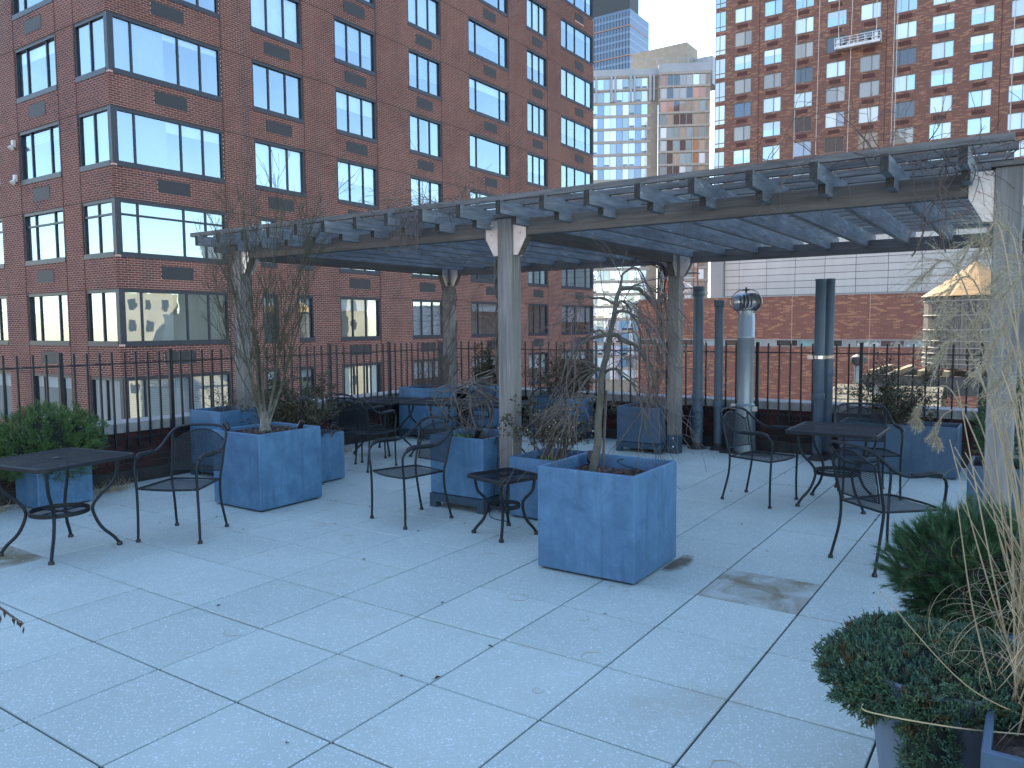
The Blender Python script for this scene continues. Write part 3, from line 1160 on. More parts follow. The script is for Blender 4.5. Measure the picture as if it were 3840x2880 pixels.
# ------------------------------------------------------------------ buildings across the street
def build_tower():
    r = random.Random(3)
    V = 85.0
    root = thing('residential_tower', (-12, V + 8, -25), 'tall brown and orange flashed brick tower with paired windows behind the pergola', 'building')
    U0, U1 = -27.4, 6.5
    tops = [36.9 + 2.59 * k for k in range(-11, 3)]
    cols = [-26.42 + 3.282 * k for k in range(10)]
    WW, WH = 1.98, 1.62
    wall = MB()
    # front wall cut around its windows
    zprev = -25
    for t in tops:
        wall.box(U0, U1, V, V + .4, zprev, t - WH)
        x = U0
        for c in cols:
            wall.box(x, c, V, V + .4, t - WH, t)
            x = c + WW
        wall.box(x, U1, V, V + .4, t - WH, t)
        zprev = t
    wall.box(U0, U1, V, V + .4, zprev, 62)
    wall.box(U0 + .002, U0 + .4, V + .4, V + 24, -25, 61.9)
    wall.box(U1 - .4, U1 - .002, V + .4, V + 24, -25, 61.9)
    wall.box(U0 + .002, U1 - .002, V + 23.6, V + 24, -25, 61.9)
    wall.box(U0 + .4, U1 - .4, V + .4, V + 23.6, 61.3, 61.8)
    wall.box(U0 + .4, U1 - .4, V + .55, V + .7, -25, 61)
    # corner stack of window bays on the left
    for t in tops:
        wall.box(U0 - 1.22, U0, V + .06, V + 3, t, t + 2.59 - WH - .45)
    wall.build('wall', 'flashed_brick', root)
    fm = MB()
    for a, b, c, d in ((0, WW, 0, .07), (0, WW, WH - .07, WH), (0, .07, .07, WH - .07), (WW - .07, WW, .07, WH - .07), (1.14, 1.20, .07, WH - .07)):
        fm.box(a, b, .04, .16, c, d)
    fme = fm.mesh('window')
    fme.materials.append(MAT['tower_frame'])
    p1 = MB().quad((.07, .12, .07), (1.14, .12, .07), (1.14, .12, WH - .07), (.07, .12, WH - .07)).mesh('pane')
    p2 = MB().quad((1.20, .12, .07), (WW - .07, .12, .07), (WW - .07, .12, WH - .07), (1.20, .12, WH - .07)).mesh('pane')
    p1.materials.append(MAT['pane_curtain'])
    p2.materials.append(MAT['pane_curtain'])
    vent = MB().box(.35, 1.5, -.02, .05, 0, .42).mesh('vent_panel')
    vent.materials.append(MAT['tower_panel'])
    choice = ['pane_curtain'] * 7 + ['pane_sky_reflection'] * 6 + ['pane_dark'] * 2 + ['pane_blue'] * 1 + ['pane_warm'] * 2
    for ti, t in enumerate(tops):
        for ci, c in enumerate(cols):
            if not in_view(c + 1, V, t - .8, .04):
                continue
            w = inst('window', fme, root, (c, V, t - WH))
            kind = r.choice(choice)
            if ci in (3, 4, 5) and t < 33:
                kind = r.choice(['pane_dark', 'pane_warm', 'pane_warm', 'pane_curtain', 'pane_dark'])
            if ci >= 6:
                kind = r.choice(['pane_curtain', 'pane_sky_reflection', 'pane_curtain', 'pane_sky_reflection'])
            for me in (p1, p2):
                o = inst('pane', me, w, (c, V, t - WH))
                o.material_slots[0].link = 'OBJECT'
                k2 = kind
                if kind in ('pane_curtain', 'pane_sky_reflection') and r.random() < .12:
                    k2 = 'pane_sky_reflection'
                o.material_slots[0].material = MAT[k2]
            if kind == 'pane_sky_reflection' and r.random() < .6:
                hh = r.choice([.45, .6, .8])
                MB().quad((c + .07, V + .115, t - .07 - hh), (c + 1.14, V + .115, t - .07 - hh), (c + 1.14, V + .115, t - .07), (c + .07, V + .115, t - .07)) \
                    .quad((c + 1.2, V + .115, t - .07 - hh), (c + WW - .07, V + .115, t - .07 - hh), (c + WW - .07, V + .115, t - .07), (c + 1.2, V + .115, t - .07)).build('shade', 'pane_curtain', w)
            inst('vent_panel', vent, root, (c, V, t - WH - .66))
    for t in tops:
        z0, z1 = t - WH - .45, t
        if not in_view(U0 - .6, V, t - 1, .05):
            continue
        g = MB().quad((U0 - 1.2, V + .08, z0), (U0 - .02, V + .08, z0), (U0 - .02, V + .08, z1), (U0 - 1.2, V + .08, z1)).quad((U0 - 1.2, V + 3, z0), (U0 - 1.2, V + .08, z0), (U0 - 1.2, V + .08, z1), (U0 - 1.2, V + 3, z1))
        b = g.build('bay_window', r.choice(['pane_sky_reflection', 'pane_curtain', 'pane_curtain']), root)
        f = MB()
        for x in (U0 - 1.22, U0 - .72, U0 - .06):
            f.box(x, x + .06, V + .04, V + .10, z0, z1)
        f.box(U0 - 1.22, U0, V + .035, V + .11, z0 + .42, z0 + .50)
        f.build('frame', 'tower_frame', b)
    # expansion joints
    jm = MB()
    for x in (-24.0 + .35, -10.8, -.9):
        jm.box(x, x + .07, V - .012, V + .02, -20, 61)
    jm.build('expansion_joint', 'tower_panel', root)


def build_podium():
    V = 58.0
    root = thing('podium_building', (-8, V + 4, -25), 'low flashed brick wing with a ribbon of clerestory windows behind the fence', 'building')
    b = MB()
    b.box(-25.5, 16, V, V + .4, .50, 3.78)
    b.box(-25.5, 16, V, V + .4, -25, -.06)
    b.box(-25.5, -25.1, V + .4, V + 7.9, -25, 3.7)
    b.box(-25.1, 16, V + .5, V + 7.9, 3.1, 3.6)
    b.build('wall', 'podium_brick', root)
    MB().box(-25.55, 16, V - .05, V + .5, 3.782, 3.86).build('coping', 'far_concrete', root)
    MB().box(-25.5, 16, V - .04, V + .3, .42, .498).box(-25.5, 16, V - .04, V + .3, -.058, .0).build('window_band', 'far_concrete', root)
    MB().box(-25, 16, V + .35, V + .45, -.06, .5).build('room_wall', 'pane_dark', root)
    k = 0
    x = -25.3
    while x < 12:
        w = 1.6
        if k % 3 == 2:
            w2 = 1.0
        o = MB().quad((x + .04, V + .1, .0), (x + w - .04, V + .1, .0), (x + w - .04, V + .1, .42), (x + .04, V + .1, .42)).build('window', 'pane_teal' if k % 2 else 'pane_dark', root)
        MB().box(x + w - .045, x + w + .045, V - .02, V + .2, .001, .419).build('frame', 'far_concrete', o)
        x += w
        if k % 3 == 2:
            MB().box(x + .05, x + .95, V + .02, V + .2, .001, .419).build('pier', 'far_concrete', root)
            x += .95
        k += 1
    j = MB()
    for x in (-18.6, -12.7, -7.2, -1.0):
        j.box(x, x + .035, V - .006, V + .02, -20, 3.77)
    j.build('expansion_joint', 'brick_mortar', root)
    # white clad wall above it
    W = 66.0
    wr = thing('clad_wall', (-8, W, 3.5), 'pale grey panel clad wall above the brick wing', 'wall')
    MB().box(-20.7, 16, W + .03, W + 1.5, 3.2, 9.6).build('backing', 'seam_dark', wr)
    nx = 2.43
    zs = [3.6 + .585 * k for k in range(11)]
    pm = {}
    x = -20.7
    first = 1.32
    while x < 14:
        w = first if first else nx
        first = None
        for z in zs[:-1]:
            key = round(w, 2)
            if key not in pm:
                pm[key] = MB().box(.02, w - .02, 0, .05, .022, .563).mesh('panel')
                pm[key].materials.append(MAT['white_cladding'])
            if in_view(x + w / 2, W, z, .06):
                inst('panel', pm[key], wr, (x, W - .02, z))
        x += w
    # red stair scaffold on the wing's roof
    sc = thing('stair_scaffold', (-22.7, 62, 3.6), 'red and white stair scaffold on the roof of the brick wing', 'scaffold')
    p = MB()
    for x in (-24.4, -23.2, -21.9):
        for y in (61.3, 62.3):
            p.box(x, x + .09, y, y + .09, 3.6, 7.4)
    p.build('upright', 'red_paint', sc)
    for z in (4.8, 6.1, 7.2):
        MB().box(-24.5, -21.7, 61.2, 62.5, z, z + .08).build('platform', 'dark_steel', sc)
        MB().box(-24.5, -21.7, 61.25, 61.32, z + .9, z + .95).build('guard_rail', 'white_paint', sc)
    MB().bar((-24.2, 61.4, 3.7), (-22.2, 61.4, 4.8), .25, .08).bar((-22.2, 62.0, 4.9), (-24.2, 62.0, 6.1), .25, .08).bar((-24.2, 61.4, 6.2), (-22.4, 61.4, 7.2), .25, .08).build('stair_flight', 'white_paint', sc)
    # grey service core beside the white wall
    sv = MB().box(-21.9, -20.75, W - .4, W + 3, 3.0, 9.2).build('service_shaft', 'far_concrete', at=(-21.3, W, 3))
    tag(sv, 'grey concrete shaft beside the clad wall', 'shaft')


def build_mid():
    """the pale glass block in the gap and what stands on it"""
    r = random.Random(9)
    V = 0.0
    rz = R(28)
    PX, PY = -54.4, 154.1
    root = thing('glass_block', (PX, PY, 0), 'pale apartment block with blue glass bays in the gap between the towers', 'building', rz=rz)

    def wv_(x, y, z, m=0):
        return in_view(PX + x * math.cos(rz) - y * math.sin(rz), PY + x * math.sin(rz) + y * math.cos(rz), z, m)
    UL, UM, UR = -33.0, -10.4, 0.0
    FH = 2.62
    zt = 54.0
    floors = 24
    w = MB()
    w.box(UL, UM, V, V + .5, -25, zt - 1.0)
    w.box(UM, UR, V - 1.2, V - .7, -25, zt - 1.0)
    w.box(UR - .5, UR, V - .7, V + 20, -25, zt - 1.0)
    w.box(UL, UL + .5, V, V + 20, -25, zt - 1)
    w.box(UL + .5, UR - .5, V + 1, V + 20, zt - 1.6, zt - 1.2)
    w.build('wall', 'far_tan_brick', root)
    MB().box(UL, UM, V - .25, V + .6, zt - .999, zt + .35).box(UM + .01, UR + .2, V - 1.5, V + 20, zt - .999, zt + .7).build('roof_band', 'far_metal', root)
    sl = MB()
    for k in range(floors):
        z = zt - 1.0 - FH * k
        if k > 1:
            sl.box(UL, UM - 1.4, V - .12, V - .001, z - .55, z)
        else:
            sl.box(UL, UM, V - .16, V - .001, z - .35, z)
        sl.box(UM, UR + .02, V - 1.45, V - 1.201, z - .42, z)
    sl.build('floor_band', 'far_sill', root)
    mull = MB()
    # pilasters of the two top storeys
    for x in np.arange(UL + 1.0, UM, 3.95):
        mull.box(x, x + .5, V - .5, V - .001, zt - 1 - 2 * FH, zt - 1)
        mull.box(x + .8, x + 1.2, V - .5, V - .001, zt - 1 - 2 * FH, zt - 1)
    mull.build('pilaster', 'far_metal', root)
    names = ['pane_sky_reflection', 'pane_curtain', 'panel_blue', 'pane_teal', 'pane_dark', 'pane_warm']
    meshes = {}
    for wv in (1.28, 1.30):
        meshes[wv] = MB().box(.04, wv - .04, 0, .06, 0, FH - .62).mesh('window')
        meshes[wv].materials.append(MAT['pane_sky_reflection'])
    ac = MB().box(.1, 1.1, -.03, .02, .05, .40).mesh('vent_panel')
    ac.materials.append(MAT['pane_dark'])

    def put(x, y, z, kind, wv):
        o = inst('window', meshes[wv], root, (x, y, z))
        o.material_slots[0].link = 'OBJECT'
        o.material_slots[0].material = MAT[kind]
        return o
    mulls = MB()
    for k in range(floors):
        z = zt - 1.0 - FH * (k + 1) + .02
        pat = 0
        for i in range(int((UM - 1.4 - UL) / 1.28)):
            x = UL + i * 1.28
            if not wv_(x, V, z + 1) or x < -25.5 or (8 < k < 13):
                continue
            m5 = i % 6
            if m5 in (2, 5) and 1 < k < 12:
                kind = 'panel_blue'
            else:
                kind = r.choice(['pane_sky_reflection', 'pane_curtain', 'pane_sky_reflection', 'pane_teal', 'pane_curtain'])
            put(x, V - .10, z, kind, 1.28)
            if kind != 'panel_blue' and r.random() < .33:
                inst('vent_panel', ac, root, (x, V - .12, z))
        for i in range(7):
            x = UM + .4 + i * 1.30
            if k > 8 and k < 13 or k > 19:
                continue
            kind = r.choice(['pane_warm', 'pane_orange_reflection', 'pane_teal', 'pane_curtain', 'pane_dark', 'pane_warm'] if k < 7 else ['pane_warm', 'pane_curtain', 'pane_teal', 'pane_curtain', 'pane_dark', 'pane_teal'])
            o = put(x, V - 1.36, z, kind, 1.30)
    for i in range(8):
        x = UM + .4 + i * 1.30 - .05
        mulls.box(x, x + .1, V - 1.47, V - 1.37, zt - 1 - floors * FH, zt - 1)
    mulls.build('mullion', 'far_metal', root)
    # glazed return on the right side
    for k in range(9):
        z = zt - 1.0 - FH * (k + 1) + .1
        MB().quad((UR + .02, V - .6, z), (UR + .02, V + 6, z), (UR + .02, V + 6, z + 2.1), (UR + .02, V - .6, z + 2.1)).build('window', 'pane_blue', root)
    # penthouse and rails
    ph = thing('penthouse', (-65, 157, 54), 'tan windowless penthouse on top of the pale block', 'building')
    MB().box(-71.8, -59.3, 154, 160.2, 52, 60.1).build('wall', 'far_tan_brick', ph)
    MB().box(-59.2, -55.2, 158, 163, 52, 57.7).build('louvre_screen', 'far_metal', ph)
    rl = MB()
    for x in np.arange(-15, .3, 2.1):
        rl.box(x, x + .12, -.9, -.8, .7, 2.0)
    rl.box(-15, .3, -.9, -.82, 1.9, 2.0)
    rl.v = [(x, y, z + zt) for x, y, z in rl.v]
    rl.build('roof_rail', 'far_metal', root)
    # dark glass tower further off
    TV = 330.0
    tw = thing('glass_tower', (-180, TV + 15, -25), 'dark blue glass tower with pink floor lines far behind', 'building')
    TL, TR = -205.0, -156.4
    MB().box(TL, TR, TV, TV + 21, -25, 146).build('curtain_wall', 'tower_glass', tw)
    MB().box(TL, TR - .5, TV + 1, TV + 10.5, 146.01, 165).build('crown', 'dark_steel', tw)
    bd = MB()
    lt = MB()
    for k in range(50):
        z = -20 + 3.3 * k
        if k % 4 == 0:
            bd.box(TL, TR + .06, TV - .3, TV + 20.9, z, z + .55)
        else:
            lt.box(TL, TR + .04, TV - .15, TV + 20.8, z, z + 1.1)
    bd.build('floor_line', 'tower_band', tw)
    lt.build('spandrel_band', 'tower_glass_light', tw)
    mv = MB()
    for x in np.arange(TL, TR, 1.6):
        mv.box(x, x + .16, TV - .2, TV - .001, -20, 145)
    mv.build('mullion', 'dark_steel', tw)
    # sunlit beige blocks across the avenue, out of frame to the right: they show in the panes
    for i, (x, y, sx, sy, h, nm) in enumerate(((42, 62, 16, 14, 9.5, 'beige brick block mirrored in the corner window'), (64, 84, 20, 18, 16, 'taller beige block mirrored in the windows'), (30, 48, 10, 9, 3.2, 'low beige house mirrored in the lower windows'), (76, 60, 14, 14, 7, 'wide pale block mirrored in the lower windows'))):
        b = thing('beige_block', (x, y, -25), nm, 'building', 'beige blocks out of frame')
        MB().box(x - sx / 2, x + sx / 2, y - sy / 2, y + sy / 2, -25, h).build('wall', 'beige_stone', b)
        wm = MB()
        for z in np.arange(-8, h - 2, 3.1):
            for s in np.arange(y - sy / 2 + 1, y + sy / 2 - 1.6, 2.6):
                wm.box(x - sx / 2 - .03, x - sx / 2 + .1, s, s + 1.1, z, z + 1.6)
        tag(wm.build('window', 'beige_window', b), kind='stuff')
        MB().box(x - 2, x + 2, y - 2, y + 2, h, h + 3).build('roof_house', 'beige_stone', b)


def build_behind():
    b = thing('rear_building', (-18, -34, -25), 'brown brick building behind the photographer, mirrored in the left windows', 'building')
    MB().box(-40, 6, -46, -26, -25, 13).build('wall', 'maroon_wall', b)
    w = MB()
    for z in np.arange(-6, 11, 3):
        for x in np.arange(-38, 4, 3.4):
            w.box(x, x + 1.7, -26.05, -25.9, z, z + 1.6)
    tag(w.build('window', 'blind_white', b), kind='stuff')


build_behind()
build_ground()
parapet('parapet_wall', 'dark mossy brick parapet with stone coping along the left side', 'y')
parapet('parapet_wall', 'dark brick parapet with stone coping along the back behind the pipes', 'x')
fence('metal_fence', 'black picket fence on the left parapet', 'y', [.549 + 1.182 * k for k in range(-2, 6)] + [6.86])
fence('metal_fence', 'black picket fence on the back parapet behind the pipes', 'x', [-5.12 + 1.2557 * k for k in range(8)])
build_pergola()
build_left_block()
build_tower()
build_podium()
build_mid()


# ------------------------------------------------------------------ planters
def soil_disc(mb, x0, x1, y0, y1, z, r, n=9):
    g = [[(x0 + (x1 - x0) * i / n, y0 + (y1 - y0) * j / n, z + r.uniform(-.012, .02)) for i in range(n + 1)] for j in range(n + 1)]
    for j in range(n):
        for i in range(n):
            mb.quad(g[j][i], g[j][i + 1], g[j + 1][i + 1], g[j + 1][i])
    return mb


def planter(name, label, x0, x1, y0, y1, h, mat='planter', t=.022, soil=.07, plinth=False, mulch=0, zb=None):
    root = thing(name, ((x0 + x1) / 2, (y0 + y1) / 2, 0), label, 'planter', 'blue-grey square planters on the terrace')
    r = random.Random(hash((round(x0, 2), round(y0, 2))) % 1000)
    z0 = .012 if not plinth else .13
    if zb is not None:
        z0 = zb
    sh = MB()
    b = .007
    # four walls, a rim with a rounded lip, an inner wall
    o = [(x0 + b, y0), (x1 - b, y0), (x1, y0 + b), (x1, y1 - b), (x1 - b, y1), (x0 + b, y1), (x0, y1 - b), (x0, y0 + b)]
    def ring(d, z):
        cx, cy = (x0 + x1) / 2, (y0 + y1) / 2
        sx, sy = 1 - 2 * d / (x1 - x0), 1 - 2 * d / (y1 - y0)
        return [(cx + (p - cx) * sx, cy + (q - cy) * sy, z) for p, q in o]
    rings = [ring(.012, z0), ring(0, z0 + .01), ring(0, h - .005), ring(.004, h), ring(t - .004, h), ring(t, h - .005), ring(t, h - soil - .05)]
    n = len(sh.v)
    for g in rings:
        sh.v += g
    for k in range(len(rings) - 1):
        for i in range(8):
            j = (i + 1) % 8
            sh.f.append((n + k * 8 + i, n + k * 8 + j, n + (k + 1) * 8 + j, n + (k + 1) * 8 + i))
    sh.f.append(tuple(n + i for i in range(7, -1, -1)))
    sh.build('planter_box', mat, root)
    soil_disc(MB(), x0 + t, x1 - t, y0 + t, y1 - t, h - soil, r).build('soil', 'soil', root, smooth=True)
    if plinth:
        p = MB()
        q = .006
        for a, c in ((x0 - q, y0 - q), (x1 - .075 + q, y0 - q), (x0 - q, y1 - .075 + q), (x1 - .075 + q, y1 - .075 + q)):
            p.box(a, a + .075, c, c + .075, 0, .055)
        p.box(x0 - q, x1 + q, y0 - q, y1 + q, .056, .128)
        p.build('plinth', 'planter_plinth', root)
    else:
        MB().box(x0 + .03, x1 - .03, y0 + .03, y1 - .03, 0, z0).build('base', 'black_plastic', root)
    if mulch:
        chips = MB()
        for _ in range(mulch):
            x, y = r.uniform(x0 + t + .02, x1 - t - .02), r.uniform(y0 + t + .02, y1 - t - .02)
            a = r.uniform(0, math.pi)
            L, w = r.uniform(.008, .022), r.uniform(.004, .008)
            z = h - soil + r.uniform(.004, .026)
            c, s = math.cos(a), math.sin(a)
            tl = r.uniform(-.008, .008)
            chips.quad((x - c * L - s * w, y - s * L + c * w, z - tl), (x - c * L + s * w, y - s * L - c * w, z - tl), (x + c * L + s * w, y + s * L - c * w, z + tl), (x + c * L - s * w, y + s * L + c * w, z + tl))
        o2 = chips.build('mulch', 'mulch', root)
        o2['kind'] = 'stuff'
    return root


PL = {}


def build_planters():
    PL['A'] = planter('planter', 'big blue-grey cube planter in the middle holding the weeping tree', .11, .84, 1.14, 1.84, .714, soil=.10, mulch=700)
    PL['B'] = planter('planter', 'tall blue-grey planter on a footed plinth holding the twisted vine', -1.72, -1.11, 2.17, 2.78, .672, plinth=True, mulch=150)
    PL['C'] = planter('planter', 'low blue-grey planter with the rose bush behind the side table', -.868, -.28, 2.23, 2.84, .535, mulch=150)
    PL['D'] = planter('planter', 'large blue-grey cube planter on the left holding the many-stemmed bare tree', -3.53, -2.84, 1.13, 1.86, .712, soil=.045, mulch=700)
    PL['E'] = planter('planter', 'blue-grey planter tucked behind the bare tree with dark shrub and path lamp', -4.05, -3.37, 2.02, 2.67, .53, mulch=60)
    PL['F'] = planter('planter', 'tall blue-grey planter against the left parapet behind the chair', -5.06, -4.50, 1.90, 2.46, .75, plinth=True)
    PL['G'] = planter('planter', 'low blue-grey planter under the green bush behind the left table', -5.08, -4.63, .06, .56, .46)
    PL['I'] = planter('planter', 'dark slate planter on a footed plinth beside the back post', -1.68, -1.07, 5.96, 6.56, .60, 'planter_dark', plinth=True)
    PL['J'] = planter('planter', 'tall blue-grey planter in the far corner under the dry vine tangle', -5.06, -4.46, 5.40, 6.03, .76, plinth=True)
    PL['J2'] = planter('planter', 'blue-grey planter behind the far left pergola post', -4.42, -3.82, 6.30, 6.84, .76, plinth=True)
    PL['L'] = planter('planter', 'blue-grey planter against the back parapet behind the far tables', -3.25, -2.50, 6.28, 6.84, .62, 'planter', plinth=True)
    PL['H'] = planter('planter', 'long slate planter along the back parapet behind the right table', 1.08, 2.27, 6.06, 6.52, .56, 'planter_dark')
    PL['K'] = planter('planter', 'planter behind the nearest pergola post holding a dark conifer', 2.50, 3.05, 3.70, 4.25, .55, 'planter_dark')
    a, b = cw(1.36, 2.16)
    PL['Q'] = planter('planter', 'planter at the bottom right corner holding the tall dry grass', a + .0, a + .5, b - .14, b + .36, .5, 'planter_dark')
    x, y = cw(2.12, 3.5)
    PL['P'] = planter('planter', 'planter under the mounded pine on the right', x - .18, x + .24, y - .18, y + .24, .32)
    # round pot with the creeping juniper
    x, y = cw(1.46, 2.55)
    rt = thing('round_pot', (x, y, 0), 'round grey pot under the trailing juniper at bottom right', 'pot')
    MB().lathe([(.17, 0), (.175, .01), (.235, .44), (.25, .46), (.255, .50), (.245, .507), (.232, .50), (.225, .42)], 28, (x, y), True, False).build('pot_body', 'pot_grey', rt, smooth=True)
    MB().lathe([(.23, .43), (.001, .44)], 20, (x, y), False, False).build('soil', 'soil', rt)


# ------------------------------------------------------------------ wrought iron furniture
def lattice(region, mapf, dx, dz, w, bounds, n=10):
    """expanded-metal lattice as crossing ribbons; region(a,b)->bool in panel coordinates, mapf(a,b)->point"""
    mb = MB()
    a0, a1, b0, b1 = bounds
    k = dz / dx
    for sgn in (1, -1):
        lo = b0 - k * (a1 - a0)
        hi = b1 + k * (a1 - a0)
        c = lo
        while c < hi:
            pts = []
            for i in range(n + 1):
                a = a0 + (a1 - a0) * i / n
                b = c + sgn * k * (a - a0) if sgn > 0 else c + k * (a1 - a0) - k * (a - a0) - k * (a1 - a0) * 0
                pts.append((a, b))
            run = []
            ins = []
            m = 6
            for i in range(n):
                for q in range(m):
                    t = q / m
                    a = pts[i][0] * (1 - t) + pts[i + 1][0] * t
                    b = pts[i][1] * (1 - t) + pts[i + 1][1] * t
                    ins.append((a, b))
            ins.append(pts[-1])
            seg = []
            for a, b in ins + [None] if False else ins:
                if region(a, b):
                    seg.append((a, b))
                else:
                    if len(seg) > 1:
                        run.append(seg)
                    seg = []
            if len(seg) > 1:
                run.append(seg)
            for s in run:
                st = max(1, len(s) // n)
                s2 = s[::6] + ([s[-1]] if (len(s) - 1) % 6 else [])
                if len(s2) < 2:
                    continue
                base = len(mb.v)
                for a, b in s2:
                    mb.v.append(tuple(mapf(a, b - w / 2)))
                    mb.v.append(tuple(mapf(a, b + w / 2)))
                for i in range(len(s2) - 1):
                    mb.f.append((base + 2 * i, base + 2 * i + 1, base + 2 * i + 3, base + 2 * i + 2))
            c += dz
    return mb


def arc(p0, p1, p2, n=8):
    p0, p1, p2 = Vector(p0), Vector(p1), Vector(p2)
    return [p0 * (1 - t) ** 2 + p1 * 2 * t * (1 - t) + p2 * t * t for t in [i / n for i in range(n + 1)]]


def spline(pts, n=5):
    P = [Vector(p) for p in pts]
    P = [P[0] * 2 - P[1]] + P + [P[-1] * 2 - P[-2]]
    out = []
    for i in range(1, len(P) - 2):
        for k in range(n):
            t = k / n
            a, b, c, d = P[i - 1], P[i], P[i + 1], P[i + 2]
            out.append(.5 * ((2 * b) + (c - a) * t + (2 * a - 5 * b + 4 * c - d) * t * t + (3 * b - a - 3 * c + d) * t ** 3))
    out.append(P[-2])
    return out


def make_chair():
    """faces local +Y; seat 0.42 m, arms 0.66 m, hoop 0.87 m"""
    root = thing('patio_chair', (0, 0, 0), 'chair', 'chair')
    M_ = 'furniture_metal'
    # one bent tube: arm, hoop over the back, arm
    half = [(.262, .235, .645), (.270, .17, .668), (.275, .06, .664), (.274, -.05, .668), (.268, -.14, .70), (.258, -.215, .757), (.225, -.275, .822), (.15, -.312, .852), (0, -.325, .860)]
    full = [(-x, y, z) for x, y, z in half] + [(x, y, z) for x, y, z in half[-2::-1]]
    MB().tube(spline(full, 4), .0115, 7).build('hoop_arm', M_, root, smooth=True)
    for s in (-1, 1):
        # flattened arm rest and front leg
        MB().tube(spline([(s * .262, .235, .652), (s * .270, .17, .677), (s * .275, .06, .673), (s * .274, -.03, .675)], 4), [.012] + [.019] * 11 + [.012], 6).build('arm_rest', M_, root, smooth=True)
        MB().tube(spline([(s * .262, .232, .645), (s * .258, .262, .615), (s * .254, .270, .55), (s * .250, .258, .42), (s * .252, .252, .2), (s * .256, .256, .018)], 4), .0105, 7).build('leg', M_, root, smooth=True)
        MB().lathe([(.017, 0), (.019, .006), (.017, .02), (.011, .026)], 10, (s * .256, .256)).build('foot', 'black_plastic', root)
        MB().tube(spline([(s * .240, -.266, .80), (s * .230, -.245, .70), (s * .220, -.205, .52), (s * .212, -.185, .42), (s * .205, -.20, .25), (s * .222, -.252, .018)], 4), .0105, 7).build('leg', M_, root, smooth=True)
        MB().lathe([(.017, 0), (.019, .006), (.017, .02), (.011, .026)], 10, (s * .222, -.252)).build('foot', 'black_plastic', root)
    # seat ring, bowed at the front
    ring = [(-.248, .240), (-.20, .258), (-.1, .276), (0, .282), (.1, .276), (.20, .258), (.248, .240), (.228, .03), (.204, -.17), (.19, -.187), (0, -.19), (-.19, -.187), (-.204, -.17), (-.228, .03)]
    rp = [(x, y, .422) for x, y in ring] + [(ring[0][0], ring[0][1], .422)]
    MB().tube(rp, .0085, 6, cap=False).build('seat_frame', M_, root, smooth=True)

    def seat_in(a, b):
        if b < -.185:
            return False
        if abs(a) > .204 + (b + .17) * .11:
            return False
        return b < .281 - .65 * a * a
    def seat_map(a, b):
        return (a, b, .420 - .010 * (1 - (a / .24) ** 2))
    lattice(seat_in, seat_map, .026, .013, .0062, (-.26, .26, -.19, .29), 6).build('seat_mesh', 'furniture_mesh', root)

    def back_pt(a, b):
        t = (b - .47) / .33
        return (a, -.205 - .075 * t - .035 * (1 - (a / .23) ** 2), b)
    def back_in(a, b):
        if b < .49 or abs(a) > .205 + .04 * (b - .47):
            return False
        return b < .822 - 1.9 * a * a
    lattice(back_in, back_pt, .026, .013, .0052, (-.23, .23, .47, .84), 8).build('back_mesh', 'furniture_mesh', root)
    top = [back_pt(a, .822 - 1.9 * a * a) for a in np.linspace(-.217, .217, 13)]
    MB().tube(top, .0065, 6).build('back_rail', M_, root, smooth=True)
    bot = [back_pt(a, .488) for a in np.linspace(-.21, .21, 9)]
    MB().tube(bot, .0065, 6).build('back_rail', M_, root, smooth=True)
    for s in (-1, 1):
        MB().tube([back_pt(s * .205, .488), back_pt(s * .212, .60), back_pt(s * .217, .743)], .006, 6).build('back_stile', M_, root, smooth=True)
        MB().tube([back_pt(s * .217, .743), (s * .240, -.258, .765)], .006, 6).build('back_stile', M_, root, smooth=True)
    return root


